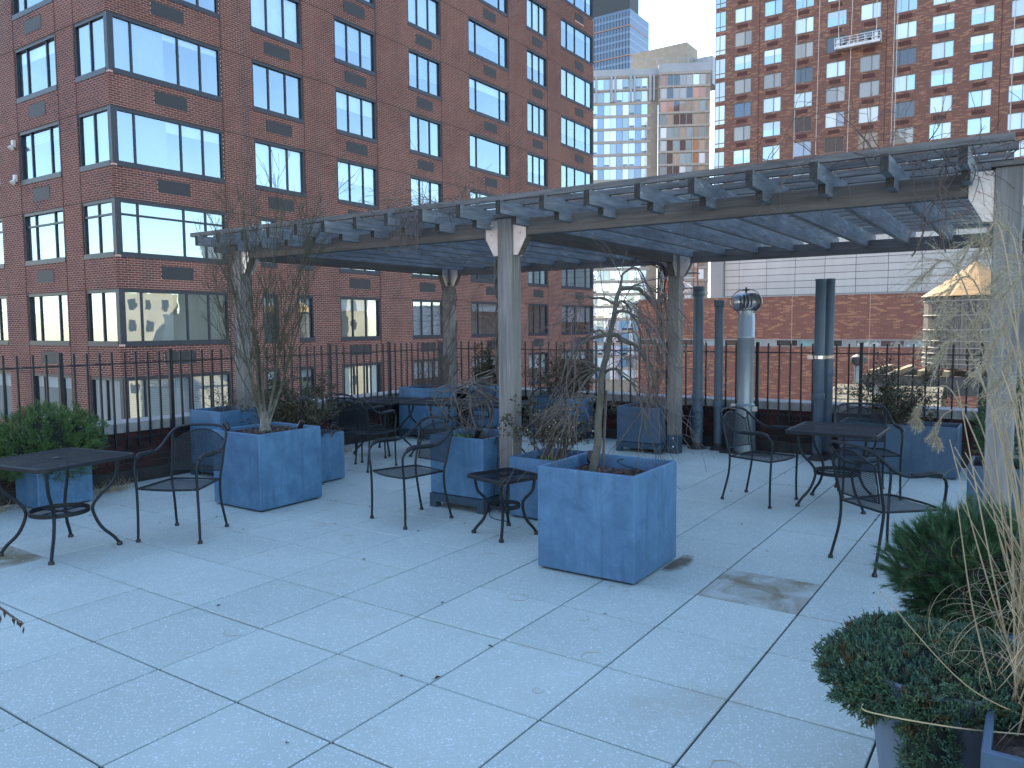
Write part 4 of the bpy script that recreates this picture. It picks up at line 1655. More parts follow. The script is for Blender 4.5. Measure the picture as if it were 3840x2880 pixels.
def make_table(size, h, feet, ring_r, ring_z, lattice_d=.015, hub=True):
    root = thing('patio_table', (0, 0, 0), 'table', 'table')
    M_ = 'furniture_metal'
    s = size / 2
    c = .05
    loop = []
    for cx, cy, a0 in ((s - c, s - c, 0), (-s + c, s - c, 90), (-s + c, -s + c, 180), (s - c, -s + c, 270)):
        for k in range(5):
            a = R(a0 + 90 * k / 4)
            loop.append((cx + c * math.cos(a), cy + c * math.sin(a)))
    rim = MB()
    n = len(loop)
    lv = []
    for d, z in ((0.0, h - .030), (.0, h - .006), (-.006, h), (-.020, h), (-.024, h - .006), (-.020, h - .030)):
        base = len(rim.v)
        for x, y in loop:
            f = 1 + d / s
            rim.v.append((x * f, y * f, z))
        lv.append(base)
    for a, b in zip(lv, lv[1:] + lv[:1]):
        for k in range(n):
            j = (k + 1) % n
            rim.f.append((a + k, a + j, b + j, b + k))
    rim.build('rim', M_, root)

    def inside(a, b):
        x, y = abs(a), abs(b)
        q = s - .018
        if x > q or y > q:
            return False
        return not (x > q - c and y > q - c and (x - q + c) ** 2 + (y - q + c) ** 2 > c * c)
    lattice(inside, lambda a, b: (a, b, h - .004), lattice_d * 2, lattice_d, lattice_d * .55, (-s, s, -s, s), 4).build('top_mesh', 'furniture_mesh', root)
    br = MB().box(-s + .02, s - .02, -.012, .012, h - .022, h - .012).box(-.012, .012, -s + .02, s - .02, h - .0225, h - .0125)
    br.build('brace', M_, root)
    if hub:
        MB().lathe([(.032, h - .012), (.034, h), (.028, h + .003), (.001, h + .003)], 14, (0, 0), True, False).build('hub_plug', M_, root, smooth=True)
    for ax, ay in ((1, 1), (1, -1), (-1, 1), (-1, -1)):
        rr = feet / 2
        k = ring_r / math.sqrt(2)
        t = s * .74
        L_ = ((t, h - .02), (t * .985, h - .02 - (h - ring_z) * .22), (t * .80 + k * .20, h - .02 - (h - ring_z) * .48), (t * .30 + k * .72, ring_z + (h - ring_z) * .22), (k + .014, ring_z + .02), (k + .018, ring_z - .05),
              (k * .62 + rr * .38, ring_z * .50), (k * .22 + rr * .78, ring_z * .24), (rr, .016))
        MB().tube(spline([(ax * q, ay * q, z_) for q, z_ in L_], 4), .0125, 7).build('leg', M_, root, smooth=True)
        MB().lathe([(.02, 0), (.022, .008), (.019, .022), (.012, .028)], 10, (ax * rr, ay * rr)).build('foot', 'black_plastic', root)
    rg = MB()
    rg.lathe([(ring_r, ring_z - .018), (ring_r, ring_z + .014), (ring_r - .006, ring_z + .016), (ring_r - .008, ring_z - .018)], 28, (0, 0), False, False)
    rg.build('ring_band', M_, root, smooth=False)
    if hub:
        MB().box(-ring_r + .01, ring_r - .01, -.007, .007, ring_z - .008, ring_z + .002).box(-.007, .007, -ring_r + .01, ring_r - .01, ring_z - .0085, ring_z + .0015).build('ring_cross', M_, root)
        lattice(lambda a, b: a * a + b * b < (ring_r - .008) ** 2, lambda a, b: (a, b, ring_z - .012), .03, .015, .005, (-ring_r, ring_r, -ring_r, ring_r), 4).build('shelf_mesh', 'furniture_mesh', root)
    return root


def build_furniture():
    ch = make_chair()
    spots = [  # x, y, facing (degrees, uv), label
        (*cw(-2.665, 6.20), -62, 'black mesh armchair beside the left table'),
        (*cw(-.875, 6.66), -103.6, 'black mesh armchair in the middle in front of the plinthed planter'),
        (*cw(2.345, 7.29), -12.4, 'black mesh armchair left of the right-hand table, seen from the side'),
        (*cw(2.575, 5.285), 49, 'black mesh armchair nearest the pine, its back to the camera'),
        (*cw(3.47, 7.52), -68, 'black mesh armchair behind the right-hand table facing the camera'),
        (-3.66, 3.28, 97, 'black armchair seen side-on in front of the far tables, the nearer of two'),
        (-4.16, 3.62, 92, 'black armchair close to the left parapet beside its twin, half hidden'),
        (-3.52, 5.18, -92, 'black armchair beyond the far tables, only its hoop showing'),
        (-2.25, 5.02, -80, 'black armchair behind the rose bush right of the central post'),
    ]
    for i, (x, y, a, lab) in enumerate(spots):
        o = ch if i == 0 else copy_tree(ch)
        o.location = (x, y, 0)
        o.rotation_euler = (0, 0, R(a - 90))
        tag(o, lab, 'chair', 'black mesh armchairs')
    tb = make_table(.78, .71, .56, .205, .305)
    spots = [(-3.16, -.45, 10, 'square black mesh table at the left edge'), (1.43, 4.25, 0, 'square black mesh table on the right among three chairs'),
             (-4.28, 4.25, 8, 'square black table against the left parapet, end of the far row'), (-3.50, 4.47, 12, 'square black table in the middle of the far row'),
             (-2.72, 4.66, 6, 'square black table of the far row nearest the central post')]
    for i, (x, y, a, lab) in enumerate(spots):
        o = tb if i == 0 else copy_tree(tb)
        o.location = (x, y, 0)
        o.rotation_euler = (0, 0, R(a))
        tag(o, lab, 'table', 'square black tables')
    st = make_table(.46, .487, .36, .125, .235, .0125, hub=False)
    st.name = 'side_table'
    st.location = (-.585, 1.75, 0)
    st.rotation_euler = (0, 0, R(-17))
    tag(st, 'small low square side table beside the big cube planter', 'side table')


# ------------------------------------------------------------------ vent pipes
def build_pipes():
    def collar(z, r, h=.05):
        return [(r, z - .001), (r * 1.16, z), (r * 1.2, z + .008), (r * 1.2, z + h - .008), (r * 1.16, z + h), (r, z + h + .001)]

    def pipe(name, label, x, y, r, prof, mat='pipe_paint', base=True):
        rt = thing(name, (x, y, 0), label, 'pipe', 'vent pipes at the back parapet')
        MB().lathe(prof, 20, (x, y), True, False).build('pipe_body', mat, rt, smooth=True)
        if base:
            b = MB().lathe([(r * 1.9, 0), (r * 1.8, .02), (r * 1.15, .05), (r * 1.05, .09)], 18, (x, y))
            b.build('flashing', 'membrane', rt, smooth=True)
        return rt
    p = []
    r = .068
    prof = [(r * 1.05, 0), (r * 1.05, .22), (r * 1.18, .225), (r * 1.18, .245)]
    for k in range(4):
        z = .25 + k * .065
        prof += [(r * 1.08, z), (r * 1.08, z + .045), (r * 1.16, z + .047), (r * 1.16, z + .06)]
    prof += [(r * 1.05, .52), (r * 1.05, .60)] + collar(.66, r, .07) + [(r, 1.0), (r, 2.06)] + collar(2.06, r, .06) + [(r * 1.12, 2.135), (r * 1.12, 2.18), (r * .9, 2.182), (r * .88, 2.0)]
    o = pipe('vent_pipe', 'tallest of the two slim painted pipes left of the silver duct, with clamp rings', -.847, 6.72, r, prof)
    cl = MB()
    for z in (.30, .40, .50):
        cl.box(-.847 + .03, -.847 + .06, 6.72 - .10, 6.72 - .07, z, z + .02)
    cl.box(-.847 - .095, -.847 - .08, 6.72 - .03, 6.72 + .0, .25, .5)
    cl.build('clamp', 'pipe_paint', o)
    r = .057
    prof = [(r, 0), (r, .55)] + collar(.56, r, .09) + [(r, 1.9)] + [(r * 1.18, 1.91), (r * 1.2, 1.99), (r * .95, 1.992), (r * .93, 1.8)]
    pipe('vent_pipe', 'shorter slim painted pipe just left of the silver duct', -.566, 6.73, r, prof)
    # silver duct with turbine ventilator
    x, y, r = -.18, 6.64, .106
    rt = thing('turbine_vent', (x, y, 0), 'silver duct with a round spinning turbine cap', 'vent')
    MB().lathe([(r * 1.35, 0), (r * 1.16, .62)], 24, (x, y)).build('duct_base', 'galvanised', rt, smooth=True)
    MB().lathe([(r * 1.16, .62), (r * 1.17, .635), (r * 1.02, .65), (r, .66), (r, 1.49), (r * 1.03, 1.495), (r * 1.03, 1.515), (r, 1.52), (r, 1.75), (r * .95, 1.76), (r * .95, 1.85)], 24, (x, y), False, False).build('duct', 'galvanised', rt, smooth=True)
    MB().box(x - .17, x - .11, y - .06, y - .03, .58, .64).box(x + .11, x + .17, y - .06, y - .03, .56, .62).build('fixing_lug', 'steel_plate', rt)
    tb = MB()
    n = 20
    for k in range(n):
        a0 = 2 * math.pi * k / n
        pts = []
        for q in range(9):
            t = q / 8
            ph = -1.15 + 2.3 * t
            rr = .165 * math.cos(ph * .82) + .012
            z = 1.955 + .115 * math.sin(ph * 1.15)
            a = a0 + .28 * math.sin(t * math.pi)
            pts.append((rr, z, a))
        base = len(tb.v)
        for rr, z, a in pts:
            tb.v.append((x + rr * math.cos(a), y + rr * math.sin(a), z))
            tb.v.append((x + (rr - .045) * math.cos(a + .26), y + (rr - .045) * math.sin(a + .26), z))
        for q in range(8):
            tb.f.append((base + 2 * q, base + 2 * q + 1, base + 2 * q + 3, base + 2 * q + 2))
    tb.build('turbine_blade', 'turbine_steel', rt, smooth=True)
    MB().lathe([(.105, 1.85), (.12, 1.865), (.12, 1.875), (.10, 1.88)], 20, (x, y), True, True).lathe([(.09, 2.05), (.075, 2.066), (.02, 2.075), (.018, 2.10)], 20, (x, y)).build('turbine_cap', 'turbine_steel', rt, smooth=True)
    MB().tube(spline([(x + .10, y - .02, 1.82), (x + .19, y - .02, 1.90), (x + .195, y - .02, 1.99), (x + .12, y - .02, 2.09), (x, y - .02, 2.115), (x - .12, y - .02, 2.09), (x - .195, y - .02, 1.99), (x - .19, y - .02, 1.90), (x - .10, y - .02, 1.82)], 4), .007, 6).build('stay_hoop', 'turbine_steel', rt, smooth=True)
    MB().box(x - .05, x + .05, y - .03, y - .01, 2.10, 2.118).lathe([(.012, 2.08), (.012, 2.14), (.004, 2.145)], 8, (x, y - .02)).build('top_bracket', 'black_metal', rt)
    MB().box(x - .28, x + .34, y - .16, y + .2, 0, .028).build('pad', 'membrane', rt)
    for nm, xx, yy, r, zc, top in (('front one of the strapped pair of painted pipes right of the silver duct', .73, 6.60, .060, .74, 2.21), ('rear one of the strapped pair of painted pipes right of the silver duct', .80, 6.78, .058, 1.03, 2.22)):
        prof = [(r, 0), (r, zc)] + collar(zc, r, .085) + [(r, 1.4), (r, top - .03), (r * 1.06, top - .025), (r * 1.06, top), (r * .9, top + .001), (r * .88, top - .2)]
        pipe('vent_pipe', nm, xx, yy, r, prof)
    st = MB().tube([(.68 + .13 * math.cos(a) + .09, 6.69 + .17 * math.sin(a), 1.265) for a in np.linspace(0, 2 * math.pi, 25)], .004, 4, cap=False) if False else MB()
    c0, c1, rr = Vector((.73, 6.60)), Vector((.80, 6.78)), .066
    d = (c1 - c0).normalized()
    nrm = Vector((d.y, -d.x))
    path = []
    for c, s in ((c0, -1), (c1, 1)):
        for k in range(9):
            a = math.pi * (k / 8 - .5)
            v = (d * s * math.cos(a) + nrm * s * math.sin(a) * 1.0)
            path.append(c + v * rr)
    n = len(path)
    for z0, z1 in ((1.245, 1.285),):
        for k in range(n):
            a, b = path[k], path[(k + 1) % n]
            st.quad((a.x, a.y, z0), (b.x, b.y, z0), (b.x, b.y, z1), (a.x, a.y, z1))
    st.box(.60, .665, 6.56, 6.585, 1.24, 1.29)
    tag(st.build('pipe_strap', 'steel_bolt', at=(.76, 6.69, 1.26)), 'shiny metal strap tying the two right-hand pipes together', 'strap')


# ------------------------------------------------------------------ roofs beyond the parapet
def build_beyond():
    # water tank on a steel frame
    tx, ty, rad = .90, 31.55, 1.74
    zb, zt = -.05, 2.70
    rt = thing('water_tank', (tx, ty, zb), 'round wooden water tank with tan conical roof on a steel frame', 'water tank')
    nst = 46
    for k in range(nst):
        a0, a1 = 2 * math.pi * k / nst, 2 * math.pi * (k + 1) / nst
        g = .006
        q = MB()
        ps = [(rad * math.cos(a0 + g), rad * math.sin(a0 + g)), (rad * math.cos(a1 - g), rad * math.sin(a1 - g)), ((rad - .09) * math.cos(a1 - g), (rad - .09) * math.sin(a1 - g)), ((rad - .09) * math.cos(a0 + g), (rad - .09) * math.sin(a0 + g))]
        q.prism([(tx + p[0], ty + p[1]) for p in ps], 'z', zb, zt)
        q.build('stave', 'tank_wood', rt)
    MB().lathe([(rad - .1, zb + .1), (rad - .1, zt - .05)], 30, (tx, ty)).build('lining', 'dark_steel', rt)
    for z in (.12, .30, .50, .72, .98, 1.4, 1.95, 2.5):
        MB().lathe([(rad + .004, z - .022), (rad + .03, z - .012), (rad + .03, z + .012), (rad + .004, z + .022)], 46, (tx, ty), False, False).build('hoop', 'tank_hoop', rt)
    nf = 12
    rf = MB()
    for k in range(nf):
        a0, a1 = 2 * math.pi * (k + .3) / nf, 2 * math.pi * (k + 1.3) / nf
        e = rad + .13
        rf.quad((tx + e * math.cos(a0), ty + e * math.sin(a0), zt - .02), (tx + e * math.cos(a1), ty + e * math.sin(a1), zt - .02), (tx + .03 * math.cos(a1), ty + .03 * math.sin(a1), 4.02), (tx + .03 * math.cos(a0), ty + .03 * math.sin(a0), 4.02))
    rf.build('roof', 'tank_roof', rt)
    MB().lathe([(.05, 4.0), (.05, 4.1), (.02, 4.14)], 8, (tx, ty)).build('finial', 'dark_steel', rt)
    MB().lathe([(rad + .06, zt - .07), (rad + .12, zt - .03)], 24, (tx, ty)).build('eave', 'dark_steel', rt)
    fr = MB()
    z0 = zb - .95
    for y in (ty - 2.3, ty + 1.9):
        fr.box(tx - 3.7, tx + 4.0, y, y + .3, z0, zb - .26)
    for x in (tx - 2.9, tx + 2.6):
        fr.box(x, x + .3, ty - 2.29, ty + 2.19, z0 - .01, zb - .27)
    for x in (tx - 2.9, tx + 2.6):
        for y in (ty - 2.28, ty + 1.92):
            fr.box(x, x + .28, y, y + .26, -14, z0)
    fr.bar((tx + 1.0, ty - 2.15, z0 + .02), (tx + 2.6, ty - 2.15, z0 - 1.6), .22, .22)
    fr.bar((tx - 1.0, ty - 2.15, z0 + .02), (tx - 2.6, ty - 2.15, z0 - 1.6), .22, .22)
    fr.build('steel_frame', 'dark_steel', rt)
    for k in range(9):
        x = tx - 3.3 + .83 * k
        MB().box(x, x + .20, ty - 2.55, ty + 2.3, zb - .258, zb - .06).build('dunnage_beam', 'timber', rt)
    # bulkhead with a sunlit shingle roof
    bx, by = cw(11.05, 23.6)
    b = thing('roof_bulkhead', (bx, by, -6), 'small bulkhead with sunlit pale shingle roof below the fence', 'building')
    W2, D2, zr, ze = 1.9, 1.6, -.22, -1.5
    MB().box(bx - W2 + .1, bx + W2 - .1, by - D2 + .1, by + D2 - .1, -14, ze).prism([(by - D2 + .1, ze), (by + D2 - .1, ze), (by, zr - .08)], 'x', bx - W2 * .6, bx + W2 - .12).build('wall', 'beige_stone', b)
    rows, per = 9, 9
    sm = {}
    for k in range(rows):
        t0, t1 = k / rows, (k + 1) / rows
        # front slope; the left hip leans in
        xl0, xl1 = bx - W2 + t0 * .9, bx - W2 + t1 * .9
        xr = bx + W2
        for j in range(per):
            f0, f1 = (j + (.5 if k % 2 else 0)) / per, (j + 1 + (.5 if k % 2 else 0)) / per
            f0, f1 = min(f0, 1), min(f1, 1)
            if f1 - f0 < .02:
                continue
            ya, yb = by - D2 * (1 - t0), by - D2 * (1 - t1)
            za, zb2 = ze + (zr - ze) * t0 + .03, ze + (zr - ze) * t1 + .012
            q = MB().quad((xl0 + (xr - xl0) * f0 + .008, ya, za), (xl0 + (xr - xl0) * f1 - .008, ya, za), (xl1 + (xr - xl1) * f1 - .008, yb, zb2), (xl1 + (xr - xl1) * f0 + .008, yb, zb2))
            q.quad((xl0 + (xr - xl0) * f0 + .008, ya, za - .03), (xl0 + (xr - xl0) * f1 - .008, ya, za - .03), (xl0 + (xr - xl0) * f1 - .008, ya, za), (xl0 + (xr - xl0) * f0 + .008, ya, za))
            q.build('shingle', 'shingle', b)
    MB().quad((bx - W2, by - D2, ze - .002), (bx + W2, by - D2, ze - .002), (bx + W2, by, zr - .002), (bx - W2 + .9, by, zr - .002)).quad((bx - W2, by + D2, ze), (bx + W2, by + D2, ze), (bx + W2, by, zr), (bx - W2 + .9, by, zr)).tri((bx - W2, by - D2, ze), (bx - W2, by + D2, ze), (bx - W2 + .9, by, zr)).build('roof_deck', 'shingle', b)
    px, py = cw(10.95, 24.4)
    v = thing('roof_vent', (px, py, -1.2), 'small silver roof vent with a dark round cap behind the fence', 'vent')
    MB().lathe([(.16, -1.4), (.16, -.3), (.125, -.28), (.125, .34)], 14, (px, py)).build('stack', 'galvanised', v, smooth=True)
    MB().lathe([(.10, .34), (.20, .40), (.24, .52), (.22, .62), (.1, .68), (.03, .74)], 14, (px, py)).build('cap', 'dark_steel', v, smooth=True)
    # grey flat roofs behind the terrace, so nothing hangs in the air
    MB_ = MB().box(-9, 9, 18.5, 40, -25, -7.5)
    o = MB_.build('neighbour_building', 'roof_gravel', at=(0, 29, -25))
    tag(o, 'neighbouring flat roofed building carrying the water tank', 'building')
    # window washers' platform and ropes on the tower
    V = 84.2
    w = thing('work_platform', (-13.4, V, 30), 'suspended window-washing platform with gear hanging on the brick tower', 'platform')
    MB().box(-15.5, -11.2, V - .35, V + .35, 29.95, 30.05).build('deck', 'steel_plate', w)
    rl = MB()
    for z in (30.5, 31.0):
        for y in (V - .35, V + .35):
            rl.box(-15.5, -11.2, y - .03, y + .03, z, z + .05)
    for x in np.arange(-15.5, -11.1, .72):
        for y in (V - .35, V + .35):
            rl.box(x - .025, x + .025, y - .025, y + .025, 30.05, 31.02)
    rl.build('guard_rail', 'white_paint', w)
    MB().box(-15.5, -11.2, V - .40, V - .36, 30.0, 30.22).build('toe_board', 'white_paint', w)
    for x in (-15.2, -11.6):
        MB().box(x - .15, x + .15, V - .2, V + .2, 30.05, 31.1).bar((x, V, 31.1), (x, V, 31.7), .08, .08, (0, 1, 0)).build('hoist', 'steel_plate', w)
    r = random.Random(4)
    for k in range(9):
        x = -15.0 + r.uniform(0, 3.5)
        q = r.uniform(.15, .35)
        MB().lathe([(q * .5, 30.06), (q * .55, 30.06 + q), (q * .35, 30.1 + q * 1.5)], 7, (x, V + r.uniform(-.15, .15))).build('gear_bag', r.choice(['dark_steel', 'white_paint', 'black_plastic']), w)
    for i, (x0, x1, zb2, lab) in enumerate(((-15.2, -15.2, 30.9, 'left suspension rope of the work platform'), (-11.6, -11.6, 30.9, 'right suspension rope of the work platform'), (-19.1, -19.6, 10, 'slack safety rope hanging left of the work platform'),
                                         (-16.9, -17.3, 10, 'safety rope hanging just left of the work platform'), (-13.6, -14.2, 10, 'safety rope hanging through the middle of the platform'), (-9.9, -10.0, 10, 'pale rope hanging right of the work platform'), (-9.6, -9.72, 10, 'thin rope close beside the pale rope right of the platform'),
                                         (.35, .05, 10, 'rope hanging at the far right of the tower'))):
        tag(MB().tube([(x0, V - .1, 61), (x1, V - .1, zb2)], .03, 4).build('rope', 'rope', at=(x0, V, zb2)), lab, 'rope', 'ropes hanging on the brick tower')


build_planters()
build_furniture()
build_pipes()
build_beyond()


# ------------------------------------------------------------------ plants
def rv(r):
    while True:
        v = Vector((r.uniform(-1, 1), r.uniform(-1, 1), r.uniform(-1, 1)))
        if .05 < v.length < 1:
            return v.normalized()


def grow(mb, r, p, d, L, rad, depth, wander=.25, lift=.0, kids=(3, 5), ratio=.6, spread=.6, seg=.09, tips=None, minr=.0016, n=5):
    """a branch with its side branches"""
    m = max(3, int(L / seg))
    pts, rs = [Vector(p)], [rad]
    d = Vector(d).normalized()
    for k in range(m):
        d = (d + rv(r) * wander * .5 + Vector((0, 0, lift))).normalized()
        pts.append(pts[-1] + d * (L / m))
        rs.append(max(minr, rad * (1 - .75 * (k + 1) / m)))
    mb.tube(pts, rs, n if rad > .006 else (4 if rad > .003 else 3), cap=False)
    if tips is not None:
        tips.append((pts[-1], d, depth))
        tips.append((pts[len(pts) // 2], d, depth))
    if depth > 0:
        for _ in range(r.randint(*kids)):
            i = r.randint(max(1, m // 4), m)
            side = rv(r)
            base = (pts[min(i, m)] - pts[i - 1]).normalized()
            side = (side - base * side.dot(base)).normalized()
            nd_ = (base + side * r.uniform(spread * .5, spread * 1.2) + Vector((0, 0, lift))).normalized()
            grow(mb, r, pts[i], nd_, L * ratio * r.uniform(.6, 1.15), max(minr, rs[i] * .72), depth - 1, wander, lift, kids, ratio, spread, seg, tips, minr, n)


def add_leaves(arr, r, pts, size, cnt, jitter):
    for p, d, _ in pts:
        for _ in range(cnt):
            q = Vector(p) + rv(r) * r.uniform(0, jitter)
            a = rv(r)
            b = rv(r)
            b = (b - a * b.dot(a)).normalized()
            s = size * r.uniform(.5, 1.3)
            w = s * .42
            t0, t1 = q - a * s * .5, q + a * s * .5
            bend = rv(r) * s * .15
            arr.append((t0, q + b * w + bend, t1))
            arr.append((t0, t1, q - b * w + bend))


def tri_obj(name, arr, mat, parent, kind=None):
    a = np.array([[tuple(v) for v in t] for t in arr], dtype=np.float32) - np.array(ORG[parent], dtype=np.float32)
    o = link(name, fast_tris(name, a, mat), parent, ORG[parent])
    if kind:
        o['kind'] = kind
    return o


def needle_tris(rs, P, D, K, L, w, spread, along=.05):
    """P,D: (n,3) shoot origins and directions -> thin needle triangles"""
    n = len(P)
    P = np.repeat(P, K, 0)
    D = np.repeat(D, K, 0)
    rd = rs.normal(size=P.shape)
    rd -= D * (rd * D).sum(1, keepdims=True)
    rd /= np.linalg.norm(rd, axis=1, keepdims=True) + 1e-9
    f = rs.uniform(.35, 1, (len(P), 1)) * spread
    nd_ = D + rd * f
    nd_ /= np.linalg.norm(nd_, axis=1, keepdims=True)
    B = P + D * rs.uniform(-1, 1, (len(P), 1)) * along
    s = np.cross(nd_, rs.normal(size=P.shape))
    s /= np.linalg.norm(s, axis=1, keepdims=True) + 1e-9
    Ln = L * rs.uniform(.6, 1.15, (len(P), 1))
    bend = rs.normal(size=P.shape) * L * .08
    return np.stack([B - s * w / 2, B + s * w / 2, B + nd_ * Ln + bend], 1)


def mound(rs, n, c, rad, lump=.18, lumps=26, zmin=-.4, shell=(.72, 1.0)):
    """points and outward directions in a lumpy ellipsoid shell"""
    d = rs.normal(size=(n * 3, 3))
    d /= np.linalg.norm(d, axis=1, keepdims=True)
    d = d[d[:, 2] > zmin][:n]
    L = rs.normal(size=(lumps, 3))
    L /= np.linalg.norm(L, axis=1, keepdims=True)
    f = np.ones(len(d))
    dots = d @ L.T
    f += lump * (np.clip((dots - .86) / .14, 0, 1) ** 1.5).max(1) - lump * .4
    s = rs.uniform(shell[0], shell[1], len(d)) * f
    P = np.array(c) + d * s[:, None] * np.array(rad)
    nrm = d / np.array(rad)
    nrm /= np.linalg.norm(nrm, axis=1, keepdims=True)
    return P, nrm


def np_obj(name, tris, mat, parent, kind=None):
    o = link(name, fast_tris(name, tris - np.array(ORG[parent]), mat), parent, ORG[parent])
    if kind:
        o['kind'] = kind
    return o


def bare_tree():
    r = random.Random(21)
    bx, by, bz = -3.22, 1.50, .655
    t = thing('bare_tree', (bx, by, bz), 'many-stemmed leafless tree with olive twigs in the left cube planter', 'tree')
    tr = MB()
    cr = MB()
    forks = []
    # pale butt that divides low down; (lean x, lean y, length)
    tr.tube([(bx, by, bz - .02), (bx, by, bz + .10), (bx + .01, by - .01, bz + .22)], [.066, .046, .040], 10)
    stems = [(-.40, .10, 1.75, .016), (-.22, -.10, 1.95, .020), (-.08, .18, 2.0, .022), (.08, -.05, 2.05, .017), (.30, .12, 1.95, .024), (.42, .0, 1.8, .016), (.62, .2, 1.55, .014), (-.62, .3, 1.45, .012), (.15, .38, 1.7, .014), (-.15, -.3, 1.6, .012)]
    ax = Vector((math.cos(HEAD), math.sin(HEAD), 0))     # across the view
    ay = Vector((-math.sin(HEAD), math.cos(HEAD), 0))
    for lx, ly, L, rad in stems:
        p = Vector((bx, by, bz + r.uniform(.04, .2))) + ax * lx * .06 + ay * ly * .06
        d = (Vector((0, 0, 1)) + ax * lx * .9 + ay * ly * .7).normalized()
        pts, rs = [p], [rad]
        m = 12
        for k in range(m):
            d = (d + rv(r) * .07 + Vector((0, 0, .05))).normalized()
            pts.append(pts[-1] + d * L / m)
            rs.append(rad * (1 - .80 * (k + 1) / m))
        tr.tube(pts, [q * .68 for q in rs], 7, cap=False)
        for k in range(3, m + 1):
            for _ in range(r.choice([1, 2, 2])):
                s = (ax * r.uniform(-1, 1) + ay * r.uniform(-1, 1))
                dd = (d + s * .55 + Vector((0, 0, .1))).normalized()
                grow(cr, r, pts[k], dd, r.uniform(.26, .55), max(.0034, rs[k] * .36), 2, .20, .06, (2, 3), .58, .5, .07, None, .0019, 4)
    tr.build('trunk', 'bark_lichen', t, smooth=True)
    cr.build('branches', 'twig_olive', t, smooth=True)


def weeping_tree():
    r = random.Random(8)
    bx, by = cw(.55, 5.32)
    ax = Vector((math.cos(HEAD), math.sin(HEAD), 0))
    ay = Vector((-math.sin(HEAD), math.cos(HEAD), 0))
    B = Vector((bx, by, .60))
    t = thing('weeping_tree', B, 'grafted weeping tree with bare drooping twigs in the big cube planter', 'tree')

    def Q(x, z, y=0):      # metres right of the butt, height, depth
        return Vector((bx, by, 0)) + ax * x + ay * y + Vector((0, 0, z))
    tr = MB()
    tr.tube(spline([Q(-.01, .58), Q(.005, .66), Q(.042, .85), Q(.046, 1.02), Q(.062, 1.18), Q(.070, 1.34), Q(.112, 1.50), Q(.122, 1.60), Q(.150, 1.72), Q(.172, 1.86), Q(.20, 1.93)], 3),
            [.031 - .0006 * k for k in range(31)], 9)
    tr.build('trunk', 'bark_olive', t, smooth=True)
    # support stake
    MB().bar(Q(.075, .55, .03), Q(.105, 1.22, .035), .014, .014, (0, 1, 0)).build('stake', 'twig_brown', t)
    arcs = [  # from the graft unions outwards and down
        [Q(.125, 1.58), Q(.06, 1.60), Q(-.03, 1.575, .02), Q(-.11, 1.51), Q(-.17, 1.42), Q(-.22, 1.28)],
        [Q(.13, 1.60), Q(.20, 1.585), Q(.29, 1.53, -.03), Q(.37, 1.42, -.05), Q(.42, 1.30), Q(.46, 1.12)],
        [Q(.20, 1.92), Q(.28, 1.925), Q(.37, 1.90, .05), Q(.45, 1.82), Q(.49, 1.70), Q(.51, 1.5)],
        [Q(.17, 1.80), Q(.08, 1.86, .05), Q(-.02, 1.87), Q(-.09, 1.82), Q(-.13, 1.72), Q(-.16, 1.6)],
        [Q(.19, 1.90), Q(.20, 1.98), Q(.23, 2.04), Q(.29, 2.06, -.05), Q(.35, 2.01), Q(.4, 1.9)],
        [Q(.16, 1.75), Q(.22, 1.76, -.12), Q(.30, 1.70, -.22), Q(.36, 1.58, -.26), Q(.38, 1.4, -.28)],
        [Q(.13, 1.6), Q(.06, 1.63, .14), Q(-.02, 1.58, .26), Q(-.08, 1.45, .3), Q(-.1, 1.3, .32)],
        [Q(.09, 1.36), Q(.15, 1.37, -.08), Q(.24, 1.30, -.14), Q(.31, 1.16, -.16), Q(.35, 1.0, -.16)],
        [Q(.09, 1.38), Q(.02, 1.36, -.05), Q(-.06, 1.28, -.08), Q(-.13, 1.15, -.08), Q(-.17, 1.0, -.08)],
        [Q(.06, 1.15), Q(.0, 1.19, .05), Q(-.08, 1.14, .08), Q(-.15, 1.02, .1)],
        [Q(.17, 1.8), Q(.25, 1.83, .16), Q(.33, 1.76, .26), Q(.38, 1.62, .3), Q(.40, 1.45, .3)],
    ]
    br = MB()
    tw = MB()

    def droop(p, d, L, rad, depth):
        m = max(4, int(L / .055))
        pts, rs = [Vector(p)], [rad]
        d = Vector(d).normalized()
        for k in range(m):
            d = (d + rv(r) * .20 + Vector((0, 0, -.16))).normalized()
            pts.append(pts[-1] + d * L / m)
            rs.append(max(.0015, rad * (1 - .7 * (k + 1) / m)))
        tw.tube(pts, rs, 3, cap=False)
        if depth:
            for _ in range(r.randint(2, 4)):
                i = r.randint(1, m)
                s = rv(r)
                droop(pts[i], (pts[i] - pts[i - 1]).normalized() + s * .8, L * r.uniform(.35, .6), rs[i] * .75, depth - 1)
    for i, a in enumerate(arcs):
        pts = wiggle(r, a, .022, 4)
        n = len(pts)
        big = .0165 if i < 3 else .0105
        br.tube(pts, [big * (1 - .72 * k / (n - 1)) for k in range(n)], 7, cap=False)
        for k in range(3, n):
            for _ in range(r.choice([0, 0, 1])):
                s = (pts[k] - pts[k - 1]).normalized() + rv(r) * .7 + Vector((0, 0, .25))
                droop(pts[k], s, r.uniform(.28, .66), .0044, 2 if r.random() < .35 else 1)
    for _ in range(24):
        k = r.uniform(.2, 1)
        p = Q(.06 + .14 * k, 1.2 + .75 * k)
        droop(p, rv(r) + Vector((0, 0, .5)), r.uniform(.25, .5), .003, 1)
    br.build('branch', 'bark_olive', t, smooth=True)
    tag(tw.build('twigs', 'twig_brown', t, smooth=True), kind='stuff')


